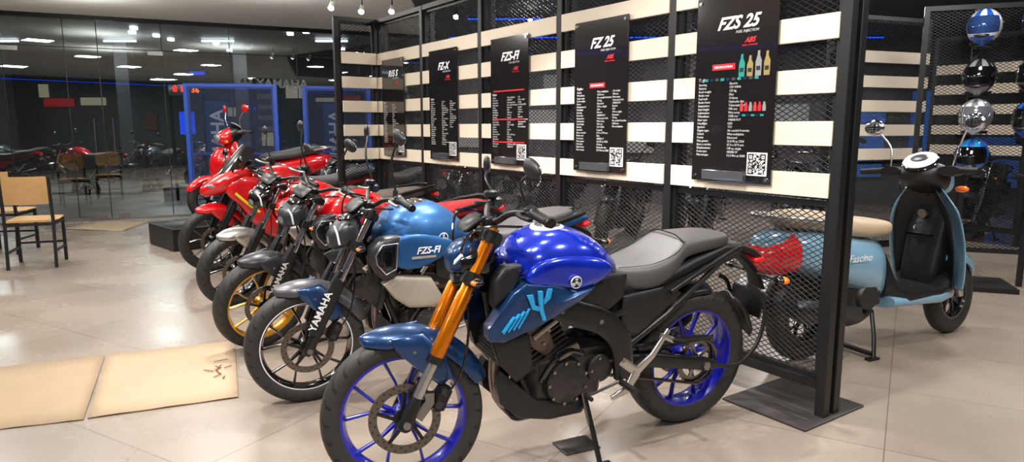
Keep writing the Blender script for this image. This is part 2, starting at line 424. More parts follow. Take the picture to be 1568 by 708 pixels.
    b.lathe([(0.0,.012),(.02,.013),(.038,.011),(.043,.004),(.05,.003),(.053,-.006),(.05,-.02)],CHR,c=(.09,0,zt),axis='z',n=28,closed=False)
    b.lathe([(.052,.006),(.064,.002),(.068,-.008)],WHT if st=='mt' else BLKM,c=(.09,0,zt),axis='z',n=28,closed=False)
    for i in range(6):
        a=i*math.pi/3; b.cyl((.09+.044*math.cos(a),.044*math.sin(a),zt),(.09+.044*math.cos(a),.044*math.sin(a),zt+.008),.004,BLKM,6)
    for s in(1,-1):
        if st=='mt': emblem(b,Vector((.07,s*.194,.785)),s,.024,DRL,BLKG)
        else: emblem(b,Vector((.01,s*.168*k,.835)),s,.026,DRL,tank2)
    b.obj('tank_cap_emblem',root)
    b=MB()
    if st=='mt':
        b.pillow([(-.13,.80),(-.10,.845),(.0,.875),(.12,.885),(.22,.86),(.265,.81),(.25,.775),(.14,.765),(.05,.735),(-.04,.755)],.11,.165,.024,tank,taper=.05)
        b.obj('tank_side_panel',root,None,sub=2)
        b=MB()
        b.pillow([(-.03,.755),(.05,.745),(.14,.775),(.26,.79),(.31,.755),(.40,.63),(.395,.585),(.34,.575),(.22,.615),(.09,.675),(.02,.715)],.12,.182,.012,P['shroud'],taper=.08)
        b.obj('tank_shroud',root,None,ang=24,bevel=.002)
        b=MB()
        b.pillow([(.02,.71),(-.04,.75),(-.13,.785),(-.21,.77),(-.2,.68),(-.1,.61),(.0,.64)],.09,.128,.010,BLK)
        b.pillow([(.34,.60),(.38,.60),(.34,.48),(.27,.40),(.20,.44),(.22,.58)],.10,.13,.01,BLK)
        b.pillow([(.26,.85),(.33,.85),(.37,.80),(.37,.70),(.31,.74),(.27,.80)],.08,.125,.01,BLK)
        for s in(1,-1):
            y0,y1=s*.182,s*.1925
            b.plate([(.27,.755),(.245,.755),(.235,.715),(.205,.70),(.21,.688),(.245,.70)],y0,y1-s*.004,CYAN)
            b.plate([(.225,.765),(.208,.765),(.203,.70),(.188,.655),(.20,.652),(.216,.69)],y0,y1,CYAN)
            b.plate([(.185,.77),(.168,.77),(.175,.735),(.20,.715),(.20,.728),(.19,.742)],y0,y1,CYAN)
            for i in range(4):
                b.plate([(.35-.02*i,.615+.004*i),(.353-.02*i,.621+.004*i),(.31-.02*i,.675+.008*i),(.305-.02*i,.674+.008*i)],s*.16,s*.1745,CYAN)
    elif st=='naked':
        b.pillow([(-.10,.80),(.02,.85),(.15,.87),(.27,.86),(.30,.78),(.27,.68),(.14,.67),(.0,.73)],.12,.168*k,.016,tank,taper=.04)
        b.obj('tank_side_panel',root,None,sub=1)
        b=MB()
        b.pillow([(.24,.86),(.33,.845),(.38,.80),(.385,.73),(.33,.64),(.26,.65)],.12,.172*k,.016,P.get('shroud',BLK),taper=.06)
        b.pillow([(.27,.82),(.335,.81),(.36,.77),(.355,.73),(.32,.69),(.275,.71)],.16,.19*k,.004,BLKG,taper=.06)
        for s in(1,-1):
            ll=[(.262,.83),(.34,.825),(.372,.775),(.365,.73),(.32,.675),(.268,.70)]
            b.tube([(x,s*(.196*k-.06*x),z) for x,z in ll],.003,SIL,6,loop=True)
        b.pillow([(.26,.65),(.32,.61),(.26,.53),(.18,.47),(.03,.455),(-.02,.49),(.06,.62)],.11,.16,.015,P.get('scoop',BEIGEP))
        b.pillow([(.03,.72),(-.04,.77),(-.17,.785),(-.24,.74),(-.2,.64),(-.08,.58),(.02,.62)],.10,.145,.012,BLK)
    else:
        b.pillow([(.05,.80),(.25,.86),(.42,.90),(.53,.86),(.60,.74),(.5,.66),(.42,.58),(.36,.45),(.22,.30),(.0,.24),(-.14,.28),(-.05,.38),(.08,.48),(.12,.62)],.13,.175,.035,P['shroud'],taper=.05)
        b.obj('side_fairing',root,None,sub=1)
        b=MB()
        b.loft([(.30,0,.92,.12,.05,.08),(.42,0,.90,.17,.07,.13),(.54,0,.85,.165,.07,.14),(.64,0,.80,.125,.06,.11),(.72,0,.755,.07,.04,.065),(.76,0,.735,.025,.02,.03)],P['shroud'],n=24)
        for s in(1,-1): b.ell((.665,s*.09,.79),(.055,.02,.02),LENS,rot=Matrix.Rotation(rad(-s*25),3,'Z'))
        b.obj('nose_fairing',root,None,sub=1)
        b=MB()
        rows=[]
        for x,z,w in((.60,.90,.12),(.52,1.0,.125),(.44,1.09,.11),(.38,1.15,.07)):
            rows.append([Vector((x-.25*(q*q)*.4,w*q,z-.05*q*q)) for q in(-1,-.7,-.35,0,.35,.7,1)])
        b.rings(rows,BLKG,closed=False,cap=False)
        for s in(1,-1):
            b.tube([(.5,s*.12,.92),(.48,s*.25,1.02)],.008,BLKM,8); b.ell((.47,s*.3,1.04),(.02,.07,.04),BLKG)
            b.beam([(.50,s*.205,.74),(.42,s*.215,.66),(.30,s*.22,.56)],.004,.012,YEL,n=6)
            b.beam([(.30,s*.205,.80),(.15,s*.21,.70)],.004,.03,BLKG,n=6)
    b.obj('body_panels',root,None,ang=50)
    if P.get('tanktext'):
        text('tank_lettering',P['tanktext'],.048,root,T((.10,.168*k+.016,.765))@Rz(180)@Rx(86),WHT,shear=.3,bold=.001)
        q=MB(); q.box((.12,.168*k+.012,.745),(.13,.004,.012),BEIGEP); q.obj('tank_stripe',root)
    b=MB()
    if st=='mt':
        b.loft([(-.15,0,.765,.05,.015,.04),(-.19,0,.755,.085,.035,.06),(-.27,0,.745,.125,.045,.075),(-.36,0,.755,.145,.05,.08),(-.43,0,.78,.145,.052,.075),(-.475,0,.81,.135,.055,.065),(-.51,0,.835,.122,.052,.05),(-.54,0,.842,.118,.045,.042),(-.66,0,.85,.105,.04,.04),(-.76,0,.854,.09,.032,.035),(-.81,0,.854,.065,.02,.03)],seatm,n=24,e=3.6)
    elif P.get('flatseat'):
        b.loft([(-.14,0,.80,.05,.02,.04),(-.2,0,.80,.10,.03,.045),(-.35,0,.79,.14,.04,.05),(-.55,0,.80,.14,.045,.05),(-.75,0,.815,.12,.045,.05),(-.87,0,.83,.09,.04,.04),(-.9,0,.83,.05,.02,.02)],seatm,n=20,e=3)
    else:
        b.loft([(-.16,0,.80,.05,.025,.05),(-.2,0,.795,.085,.035,.06),(-.3,0,.785,.125,.04,.06),(-.43,0,.785,.145,.042,.06),(-.525,0,.80,.14,.045,.05),(-.57,0,.83,.125,.045,.05),(-.68,0,.85,.115,.04,.04),(-.8,0,.868,.10,.035,.035),(-.88,0,.878,.075,.028,.03),(-.905,0,.878,.05,.015,.02)],seatm,n=22,e=3.2)
    b.obj('seat',root,None,sub=1)
    if st=='mt':
        b=MB()
        for s in(1,-1): b.tube(cm([(-.2,s*.08,.785),(-.33,s*.128,.80),(-.45,s*.128,.835),(-.51,s*.112,.878)],5),.0022,BLKM,5)
        b.tube(cm([(-.5,.115,.872),(-.5,.06,.892),(-.5,0,.894),(-.5,-.06,.892),(-.5,-.115,.872)],4),.003,BLKM,5)
        b.obj('seat_seams',root)
    b=MB()
    if st=='mt':
        b.loft([(-.20,0,.69,.10,.04,.06),(-.42,0,.71,.12,.045,.06),(-.6,0,.765,.10,.04,.045),(-.78,0,.81,.08,.03,.035),(-.9,0,.805,.06,.018,.025),(-.99,0,.775,.045,.015,.025),(-1.05,0,.74,.035,.010,.018)],side,n=16,e=3)
        for s in(1,-1):
            b.beam(cm([(-.42,s*.15,.68),(-.58,s*.15,.755),(-.74,s*.13,.81),(-.83,s*.10,.82),(-.88,s*.05,.805)],4),.008,.009,BLKM,n=8)
        b.ell((-1.035,0,.73),(.045,.05,.024),REDL)
        b.beam([(-.9,0,.78),(-.98,0,.72),(-1.04,0,.66),(-1.07,0,.59)],[.045,.04,.04,.05],[.014,.012,.009,.007],BLK)
        for s in(1,-1):
            b.tube([(-1.02,s*.04,.67),(-1.04,s*.12,.665)],.008,BLK,8); b.ell((-1.045,s*.15,.665),(.028,.034,.019),BLKG); b.ell((-1.055,s*.165,.665),(.023,.027,.018),ORL)
    else:
        b.loft([(-.25,0,.72,.10,.05,.05),(-.45,0,.74,.11,.045,.05),(-.65,0,.775,.10,.045,.04),(-.85,0,.815,.075,.04,.035),(-.98,0,.835,.05,.025,.03),(-1.03,0,.835,.03,.012,.015)],side,n=16,e=3)
        for s in(1,-1):
            b.beam([(-.60,s*.13,.82),(-.75,s*.135,.85),(-.9,s*.11,.875),(-.97,s*.06,.875)],.012,.014,BLKM,n=8)
        b.ell((-1.01,0,.80),(.04,.06,.025),REDL)
        b.beam([(-.9,0,.79),(-1.02,0,.75),(-1.1,0,.66),(-1.14,0,.54)],[.06,.05,.05,.07],[.02,.016,.01,.008],BLK)
        b.box((-1.145,0,.60),(.006,.2,.1),BLKM,rot=Matrix.Rotation(rad(18),3,'Y'))
        for s in(1,-1):
            b.tube([(-1.03,s*.04,.72),(-1.05,s*.13,.715)],.008,BLK,8); b.ell((-1.06,s*.16,.715),(.03,.036,.02),BLKG); b.ell((-1.075,s*.165,.715),(.022,.028,.017),ORL)
    b.obj('tail_section',root,None,ang=50)
    b=MB()
    for s in(1,-1):
        if st in('mt','sport'):
            fp=cm([(.32,s*.05,.82),(.22,s*.10,.74),(.06,s*.135,.655),(-.10,s*.14,.59),(-.19,s*.14,.49),(-.22,s*.135,.34)],4)
            b.beam(fp,.018,[.04+.012*math.sin(i/len(fp)*3.1) for i in range(len(fp))],BLKM)
            for q in((.1,.665),(-.08,.6),(-.2,.42)): b.cyl((q[0],s*.14,q[1]),(q[0],s*.16,q[1]),.010,STEEL,6)
        else:
            b.tube(cm([(.32,s*.04,.8),(.15,s*.1,.7),(-.1,s*.12,.66),(-.2,s*.12,.5),(-.22,s*.11,.34)],4),.02,BLKM,10)
        b.tube([(.33,s*.03,.72),(.27,s*.08,.5),(.2,s*.09,.32)],.016,BLKM,10)
        b.tube([(-.16,s*.12,.60),(-.45,s*.125,.70),(-.85,s*.08,.79)],.013,BLKM,8)
        b.tube([(-.22,s*.12,.45),(-.42,s*.14,.58),(-.72,s*.10,.76)],.012,BLKM,8)
        b.beam([(-.19,s*.15,.42),(-.27,s*.155,.36),(-.34,s*.16,.42),(-.42,s*.155,.52)],.007,[.02,.024,.014,.011],SIL)
        b.beam([(-.27,s*.155,.36),(-.22,s*.16,.29),(-.15,s*.16,.27)],.007,[.024,.018,.01],SIL)
        b.cyl((-.2,s*.15,.325),(-.2,s*.25,.325),.014,BLK,10)
        b.cyl((-.45,s*.15,.47),(-.45,s*.24,.49),.012,BLK,10)
        b.beam([(-.38,s*.155,.5),(-.45,s*.16,.47)],.006,.012,SIL)
        b.beam([(-.18,s*.1,.40),(-.4,s*.115,.375),(-.68,s*.115,.312),(-.73,s*.115,.30)],[.018]*4,[.03,.032,.028,.02],BLKM)
        b.cyl((-.665,s*.13,.312),(-.665,s*.145,.312),.02,STEEL,6)
    b.cyl((-.19,-.15,.40),(-.19,.15,.40),.018,STEEL,12)
    b.box((-.32,0,.385),(.06,.2,.05),BLKM,bev=.01)
    b.box((-.28,0,.60),(.26,.2,.2),BLK,bev=.03)
    b.pillow([(-.2,.68),(-.44,.70),(-.5,.66),(-.4,.56),(-.27,.5),(-.2,.56)],.08,.125,.012,BLK if st=='mt' else side)
    y=.085
    ch=[]
    for i in range(9):
        a=rad(90+180*i/8); ch.append((-.665+.104*math.cos(a),y,.312+.104*math.sin(a)))
    for i in range(7):
        a=rad(-90+180*i/6); ch.append((-.12+.035*math.cos(a),y,.385+.035*math.sin(a)))
    b.tube(ch,.0075,DISC,6,loop=True)
    b.beam([(-.3,y+.02,.44),(-.5,y+.02,.445),(-.7,y+.02,.43)],.02,.008,BLK,n=8)
    b.tube([(-.24,0,.42),(-.33,0,.64)],.02,BLKM,10)
    b.obj('frame',root,None,ang=40)
    b=MB()
    b.fender((-.665,0,.312),.335,50,105,.07,BLK,depth=.03)
    b.obj('rear_hugger',root,None,sub=1)
    b=MB()
    for s in(1,-1):
        b.beam(cm([(-.70,s*.13,.31),(-.86,s*.125,.28),(-.98,s*.12,.36),(-1.02,s*.11,.5),(-.98,s*.1,.60),(-.91,s*.09,.64)],4),.006,.010,BLK)
    b.box((-1.015,0,.53),(.01,.20,.12),BLK,rot=Matrix.Rotation(rad(-10),3,'Y'),bev=.004)
    b.fender((-.665,0,.312),.345,128,168,.085,BLK,depth=.02)
    b.obj('number_plate_guard',root,None,ang=45)
    b=MB()
    b.box((.02,0,.36),(.34,.20,.22),ENG,bev=.03)
    b.box((-.1,0,.43),(.2,.18,.14),ENG,bev=.03)
    R25=Matrix.Rotation(rad(28),3,'Y')
    b.box((.13,0,.52),(.15,.15,.20),ENG,rot=R25,bev=.015)
    for i in range(9):
        c0=Vector((.095,0,.45))+R25@Vector((0,0,.022*i)); b.box(c0,(.185,.19,.007),ENG,rot=R25)
    b.box((.185,0,.625),(.15,.17,.07),ENGB,rot=R25,bev=.02)
    for s in(1,-1):
        b.lathe([(0,s*.055),(.03,s*.055),(.045,s*.045),(.07,s*.04),(.088,s*.03),(.095,s*.005),(.095,-s*.02)],ENG,c=(.045,s*.1,.36),n=36,closed=False)
        b.lathe([(0,s*.048),(.022,s*.05),(.028,s*.038)],ENGB,c=(.045,s*.105,.36),n=20,closed=False)
        for i in range(9):
            a=2*math.pi*i/9; b.cyl((.045+.084*math.cos(a),s*.11,.36+.084*math.sin(a)),(.045+.084*math.cos(a),s*.142,.36+.084*math.sin(a)),.007,STEEL,6)
        b.lathe([(0,s*.035),(.04,s*.035),(.06,s*.02),(.062,-s*.01)],ENG,c=(-.12,s*.095,.385),n=24,closed=False)
        for i in range(5):
            a=2*math.pi*i/5; b.cyl((-.12+.05*math.cos(a),s*.11,.385+.05*math.sin(a)),(-.12+.05*math.cos(a),s*.13,.385+.05*math.sin(a)),.006,STEEL,6)
        b.pillow([(.13,.60),(.2,.66),(.25,.62),(.2,.52),(.13,.47),(.09,.5)],.085,.103,.010,ENGB)
        for q in((.2,.6),(.15,.53),(.13,.58)): b.cyl((q[0],s*.1,q[1]),(q[0],s*.12,q[1]),.007,STEEL,6)
        b.beam([(.10,s*.115,.62),(.2,s*.115,.56)],.012,.012,STEEL)
        b.beam([(.0,s*.125,.50),(.09,s*.125,.47)],.01,.016,ENGB)
    b.tube(cm([(-.02,.13,.47),(.06,.15,.5),(.12,.14,.46),(.16,.12,.38)],5),.011,BLKG,8)
    b.tube(cm([(.2,.08,.66),(.12,.11,.7),(.0,.1,.66)],5),.018,BLK,8)
    b.tube([(-.17,.165,.335),(-.05,.17,.31),(-.02,.17,.31)],.006,STEEL,8); b.cyl((-.02,.165,.31),(-.02,.21,.31),.009,BLK,8)
    b.obj('engine',root,None,ang=40)
    b=MB()
    b.box((.30,0,.56),(.03,.24,.2),BLKM,rot=Matrix.Rotation(rad(-12),3,'Y'),bev=.006)
    for i in range(14): b.box((.318-.003*(i-7)*.6,0,.475+.0125*i),(.006,.21,.004),ENG)
    b.tube(cm([(.22,.03,.58),(.30,.03,.52),(.31,.02,.38),(.26,0,.26),(.1,-.05,.21),(-.2,-.1,.23)],5),.02,ENGB,12)
    b.tube([(-.2,-.1,.23),(-.26,-.13,.26),(-.34,-.16,.30),(-.78,-.19,.42),(-.82,-.195,.43)],[.022,.025,.055,.06,.05],BLKM,18)
    b.tube([(-.81,-.194,.428),(-.84,-.197,.436)],.035,STEEL,16)
    b.pillow([(.31,.43),(.335,.38),(.32,.31),(.24,.235),(.1,.2),(-.05,.2),(-.08,.25),(.06,.28),(.17,.30),(.24,.36)],.06,.10,.015,P.get('belly',BLK))
    b.box((.1,0,.225),(.3,.16,.05),BLK,bev=.015)
    b.obj('exhaust',root,None,ang=45)
    b=MB(); t5=math.tan(rad(lean))
    b.tube([(-.06,.10,.27),(-.07,.16,.14),(-.075,.215,.215*t5+.01)],.011,BLKM,10)
    b.box((-.085,.225,.225*t5+.006),(.08,.045,.01),BLKM)
    b.tube([(-.04,.11,.29),(-.055,.15,.17)],.006,STEEL,6)
    b.obj('side_stand',root)
    return root
def dup(root,F,hdg,name=None,sc=1.,lean=5.):
    h=Vector((math.cos(rad(hdg)),math.sin(rad(hdg)),0)); c=Vector((F[0],F[1],0))-h*.665*sc
    r=empty(name or root.name.split('.')[0],T(c)@Rz(hdg)@Rx(-lean)@Matrix.Scale(sc,4))
    for o in root.children:
        n=o.copy(); COL.objects.link(n); n.parent=r; n.matrix_local=o.matrix_local.copy()
    return r

B1=motorcycle('blue_street_motorcycle',(-.42,2.47),207.3,dict(style='mt',usd=True,fork=GOLD,tank=BLUEM,shroud=BLUED,wheel=BLUEW,fender=BLUED,seat=SEATB,fendside=BLUED,mh=.03),sc=1.03,steer=-13,lean=4)
B2=motorcycle('matte_blue_motorcycle',(-1.047,3.34),210.7,dict(style='naked',tank=MBLUE,tank2=BLUED,shroud=DGREY,scoop=BEIGEP,wheel=BLKG,stripe=WHT,fender=GREYP,fendside=BLUED,seat=SEATB,side=MBLUE,tw=1.14,tup=.035,forktext=1,tanktext='FZS-FI',mh=.18),steer=-6)
B3=motorcycle('grey_red_motorcycle',(-1.57,4.17),211,dict(style='naked',tank=REDP,shroud=DGREY,scoop=DGREY,wheel=GOLDW,fender=DGREY,seat=SEATR,side=REDP,tw=1.1,tup=.03,forktext=1,flatseat=1,mh=.17),steer=14)
B4=motorcycle('red_naked_motorcycle',(-2.14,5.19),212,dict(style='naked',mask=BLKG,tank=REDP,shroud=REDP,scoop=SIL,wheel=BLKG,fender=SIL,seat=SEATG,side=BLK,tw=1.08,flatseat=1,mh=.13),steer=18)
B5=motorcycle('red_sport_motorcycle',(-2.88,6.50),214,dict(style='sport',usd=False,fork=BLKM,tank=REDP,shroud=REDP,wheel=BLKG,fender=REDP,seat=SEATB,side=REDP),steer=12,sc=1.06)
BD=motorcycle('dark_motorcycle',(1.0,7.6),245,dict(style='naked',tank=GREYP,shroud=DGREY,scoop=DGREY,wheel=BLKG,fender=DGREY,seat=SEATB,side=BLK),steer=10)
for F,hd in (((-2.3,7.75),214),((1.9,7.3),245),((2.8,7.0),246),((.1,8.1),243),((3.75,8.2),250),((5.3,8.0),225),((-.9,8.8),240)): dup(BD,F,hd)
PK='parked_and_reflected_motorcycle'  # red copies stand in for bikes reflected in the glass
dup(B4,(-9.9,14.9),175,PK); dup(B5,(-11.8,14.6),190,PK); dup(BD,(-8.1,14.6),262,PK); dup(BD,(-6.6,14.3),250,PK); dup(BD,(-12.9,16.5),200,PK); dup(B5,(-4.3,15.2),200,PK); dup(BD,(-8.3,17.4),190,PK)

# ------------------------------------------------------------------ scooter
def scooter(name,F,hdg,P,steer=0,z=0,lean=0,sc=1.):
    h=Vector((math.cos(rad(hdg)),math.sin(rad(hdg)),0)); c=Vector((F[0],F[1],z))-h*.64*sc
    root=empty(name,T(c)@Rz(hdg)@Rx(-lean)@Matrix.Scale(sc,4)); pc=P['paint']; st=P['seat']
    A=Vector((.64,0,.25)); S=T((.5,0,.5))@Matrix.Rotation(rad(steer),4,D)@T((-.5,0,-.5))
    wheel('front_wheel',root,S@T(A),.25,.045,.155,BLKG,TYS,disc=0,spokes=5)
    wheel('rear_wheel',root,T((-.64,0,.25)),.25,.048,.14,BLKG,TYS,spokes=5)
    b=MB()
    for s in(1,-1): b.tube([(.64,s*.07,.25),(.60,s*.075,.36),(.555,s*.06,.48)],.02,SIL,10)
    b.tube([(.555,0,.46),(.36,0,.95)],.025,BLKM,10)
    b.fender(A,.275,25,165,.075,pc,depth=.06,w0=.6)
    b.obj('front_fork',root,S)
    b=MB()
    b.loft([(-.10,0,.44,.10,.20,.16),(-.16,0,.48,.155,.19,.17),(-.3,0,.53,.19,.17,.17),(-.5,0,.58,.20,.15,.16),(-.7,0,.62,.19,.14,.13),(-.86,0,.64,.155,.125,.09),(-.97,0,.65,.10,.09,.055),(-1.02,0,.655,.05,.05,.03)],pc,n=26,e=2.8)
    b.obj('rear_body',root,None,sub=1)
    b=MB()
    b.loft([(-.04,0,.735,.05,.02,.06),(-.08,0,.74,.12,.035,.06),(-.25,0,.745,.165,.055,.06),(-.42,0,.755,.175,.06,.06),(-.52,0,.785,.165,.06,.06),(-.68,0,.81,.155,.05,.06),(-.82,0,.82,.12,.045,.05),(-.87,0,.81,.07,.02,.03)],st,n=22,e=3)
    b.obj('seat',root,None,sub=1)
    b=MB()
    b.loft([(-.12,0,.42,.12,.2,.1),(-.05,0,.36,.15,.06,.05),(.02,0,.33,.18,.035,.04),(.3,0,.33,.18,.035,.04),(.42,0,.36,.17,.08,.05)],BLK,n=20,e=4)
    b.loft([(-.1,0,.31,.17,.03,.05),(.3,0,.30,.19,.04,.05),(.44,0,.31,.16,.08,.05),(.5,0,.34,.1,.05,.05)],pc,n=18,e=3)
    b.box((-.42,.1,.30),(.5,.09,.16),ENG,bev=.04)
    b.box((-.3,-.02,.36),(.3,.24,.18),ENG,bev=.04)
    b.tube([(-.22,-.1,.26),(-.35,-.15,.25),(-.42,-.17,.27),(-.50,-.18,.29),(-.88,-.2,.36),(-.93,-.2,.37)],[.02,.022,.045,.065,.065,.045],BLKM,18)
    b.beam([(-.48,-.25,.31),(-.8,-.267,.37)],.005,.035,DGREY)
    b.lathe([(0,0),(.07,0),(.09,.02),(.09,.05)],ENG,c=(-.3,-.16,.36),n=24,closed=False)
    b.tube(cm([(-.6,-.1,.3),(-.66,-.14,.5),(-.7,-.13,.58)],4),.022,BLKM,10)
    for s in(1,-1):
        b.tube([(-.2,s*.1,.26),(-.24,s*.16,.12),(-.27,s*.19,.012)],.012,BLKM,8); b.box((-.28,s*.19,.008),(.08,.035,.014),BLKM)
    b.box((-.27,0,.03),(.03,.36,.02),BLKM)
    b.obj('running_gear',root,None,ang=45)
    def shield(b,off,shr,m):
        rows=[]
        for i in range(11):
            f=i/10; z=.33+f*.62; x0=.50-f*.13
            w=(.225*math.sin(math.pi*(.32+.5*f))**.6)*shr
            if f>.75: w*=1-.35*((f-.75)/.25)**1.5
            rows.append([Vector((x0+off-.10*abs(q)**2.2*(1-.2*f),w*q,z+(.02*(1-abs(q)) if f>.9 else 0))) for q in(-1,-.85,-.6,-.3,0,.3,.6,.85,1)])
        b.rings(rows,m,closed=False,cap=False)
    b=MB(); shield(b,.02,1.12,pc)
    b.obj('leg_shield_outer',root,None,sub=1,solid=.012)
    b=MB(); shield(b,-.012,.9,BLK); b.obj('leg_shield_inner',root,None,sub=1,solid=.01)
    b=MB()
    b.loft([(.30,0,.42,.10,.05,.1),(.36,0,.60,.12,.24,.24),(.42,0,.62,.12,.26,.28)],BLK,n=18,e=3)
    b.cyl((.33,0,.79),(.31,0,.787),.028,STEEL,18); b.box((.30,0,.66),(.03,.16,.012),BLKG)
    b.tube(cm([(.31,0,.73),(.26,0,.72),(.25,0,.70),(.27,0,.69)],4),.006,CHR,8)
    b.loft([(.40,0,.68,.15,.2,.25),(.5,0,.66,.13,.2,.25),(.57,0,.64,.08,.14,.16),(.6,0,.63,.03,.06,.08)],pc,n=20)
    b.obj('front_cowl',root,None,ang=50)
    b=MB()
    b.loft([(.20,0,1.02,.07,.03,.04),(.24,0,1.04,.12,.05,.08),(.31,0,1.02,.14,.085,.11),(.41,0,.99,.12,.08,.1),(.46,0,.975,.08,.05,.055),(.475,0,.97,.04,.02,.02)],BLK,n=22,e=2.6)
    b.loft([(.33,0,1.0,.10,.105,.09),(.38,0,.985,.135,.11,.10),(.43,0,.975,.12,.09,.085),(.49,0,.965,.09,.06,.06),(.515,0,.96,.05,.03,.03)],pc,n=22,e=2.6)
    b.obj('handlebar_cowl',root,S,sub=1)
    b=MB()
    b.ell((.50,0,.965),(.03,.08,.055),LENS,n=20)
    rt=Matrix.Rotation(rad(-38),3,'Y')
    b.ell((.265,0,1.10),(.09,.11,.02),BLKG,rot=rt,n=24); b.ell((.258,0,1.112),(.078,.098,.014),CREAM,rot=rt,n=24); b.ell((.254,0,1.121),(.038,.054,.01),GREYP,rot=rt,n=20)
    for s in(1,-1):
        b.tube([(.30,s*.08,1.03),(.27,s*.2,1.05),(.22,s*.33,1.045)],.014,BLK,10)
        b.tube([(.265,s*.22,1.05),(.22,s*.345,1.045)],[.022,.019],BLK,14)
        b.loft([(.24,s*.17,1.045,.06,.03,.03),(.29,s*.17,1.045,.07,.03,.035),(.33,s*.17,1.04,.04,.02,.02)],BLK,n=12)
        b.beam([(.31,s*.2,1.04),(.31,s*.28,1.035),(.27,s*.35,1.035)],.005,.008,CHR,n=8,side=(0,0,1))
        b.tube(cm([(.27,s*.18,1.07),(.30,s*.2,1.19),(.27,s*.25,1.28)],5),.006,CHR,8)
        rr=Matrix.Rotation(rad(s*10),3,'Z')
        b.ell((.27,s*.29,1.32),(.018,.06,.05),pc if P.get('mirp') else CHR,rot=rr,n=20); b.ell((.256,s*.29,1.32),(.008,.053,.044),MIR,rot=rr,n=20)
        b.ell((.45,s*.15,.93),(.02,.04,.02),ORL)
    b.tube(cm([(.32,.1,1.0),(.4,.2,.95),(.42,.12,.8)],5),.006,BLKG,6)
    b.obj('handlebar',root,S,ang=50)
    b=MB()
    b.loft([(-.85,0,.635,.172,.125,.11),(-.91,0,.630,.150,.11,.11),(-.97,0,.625,.115,.09,.095),(-1.02,0,.62,.07,.06,.065),(-1.045,0,.62,.04,.03,.03)],REDL,n=22,e=2.6)
    for s in(1,-1): b.tube(cm([(-.65,s*.14,.80),(-.85,s*.15,.83),(-.98,s*.08,.84),(-1.0,0,.84)],5),.013,SIL,10)
    b.fender((-.64,0,.25),.29,80,165,.08,BLK,depth=.03)
    b.beam([(-.95,0,.56),(-1.0,0,.48),(-1.06,0,.38)],.07,.008,BLK); b.box((-1.02,0,.46),(.006,.2,.1),WHT,rot=Matrix.Rotation(rad(20),3,'Y'))
    b.obj('tail_light',root,None,ang=50)
    if P.get('txt'): text('side_lettering','Fascino',.06,root,T((-.46,-.207,.585))@Rx(90),WHT,shear=.35)
    return root
SC=scooter('powder_blue_scooter',(2.94,4.50),24.5,dict(paint=SKYP,seat=TAN,mirp=0,txt=1),steer=8,sc=1.05)
SC2=scooter('red_scooter',(-3.62,8.15),225,dict(paint=REDP,seat=SEATB,mirp=1),steer=0,z=.27)

# ------------------------------------------------------------------ expanded mesh
def mesh_sheet(b,x0,x1,z0,z1,y,m,cw=.046,ch=.026,t=.0021):
    w=x1-x0;h=z1-z0;s=ch/cw
    for sg in(1,-1):
        k=-s*w if sg>0 else 0
        while k<(h if sg>0 else h+s*w):
            xa,xb=0,w
            if sg>0:
                if k<0: xa=-k/s
                if k+s*w>h: xb=(h-k)/s
            else:
                if k>h: xa=(k-h)/s
                if k-s*w<0: xb=k/s
            if xb-xa>.005:
                za=k+sg*s*xa; zb=k+sg*s*xb
                n=Vector((-sg*s,0,1)).normalized()*t; yy=y+sg*.0012
                p=Vector((x0+xa,yy,z0+za)); q=Vector((x0+xb,yy,z0+zb)); d=Vector((0,.0012,0))
                b.add([p-n-d,p+n-d,p+n+d,p-n+d,q-n-d,q+n-d,q+n+d,q-n+d],[(0,1,5,4),(1,2,6,5),(2,3,7,6),(3,0,4,7)],m)
            k+=ch
def display(name,mtx,n,slats=True,pm=POST,double=True,slat_m=SLAT,h=2.45,pw=1.0,mm=MESH,mt=.0021):
    root=empty(name,mtx); b=MB()
    ys=(-.04,.045) if double else (0,)
    for i in range(n+1):
        for y in ys: b.box((i*pw,y,h/2),(.05,.05,h),pm,bev=.003)
    for y in ys:
        for z in (h-.02,.16): b.box((n*pw/2,y,z),(n*pw,.04,.04),pm)
    for i in range(n):
        x0=i*pw+.025;x1=(i+1)*pw-.025
        for x in(x0+.012,x1-.012): b.box((x,-.03 if double else 0,h/2+.07),(.022,.025,h-.2),pm)
        for z in(h-.05,.19,1.02): b.box(((x0+x1)/2,-.022 if double else 0,z),(x1-x0,.022,.03),pm)
    b.obj('frame',root,None,ang=30)
    b=MB()
    for i in range(n): mesh_sheet(b,i*pw+.03,(i+1)*pw-.03,.18,h-.04,-.02,mm,t=mt)
    b.obj('expanded_metal',root,None,ang=None)
    if slats:
        b=MB()
        for i in range(n):
            for k in range(5): b.box((i*pw+pw/2,-.058,1.105+.237*k),(pw-.055,.022,.112),slat_m,bev=.002)
        b.obj('slats',root,None,ang=30)
    return root
PH=-55.26
C0=Vector((1.508-.57*5,3.12+.822*5,0))
MP=T(C0)@Rz(PH)
DW=display('mesh_display_wall',MP,5)
display('mesh_return_panel',T(C0+Vector((-.822*.48,-.57*.48,0)))@Rz(34.74),1,pw=.42,double=False)
b=MB()
b.box((4.82,0,.006),(.46,.5,.012),PLATE,bev=.002); b.box((2.5,0,.006),(.3,.4,.012),PLATE,bev=.002)
b.obj('steel_base_plate',DW)
display('mesh_display_wall',T((3.05,6.75,0))@Rz(20),1,double=False,pw=1.25)
display('mesh_display_wall',T((5.2,8.6,0))@Rz(-50),2,double=False,pw=1.0)
ST1=display('blue_mesh_stand',T((-4.35,9.3,0))@Rz(8),1,slats=False,pm=BLUEF,double=False,h=1.95,pw=1.15,mm=BLUEMESH,mt=.002)
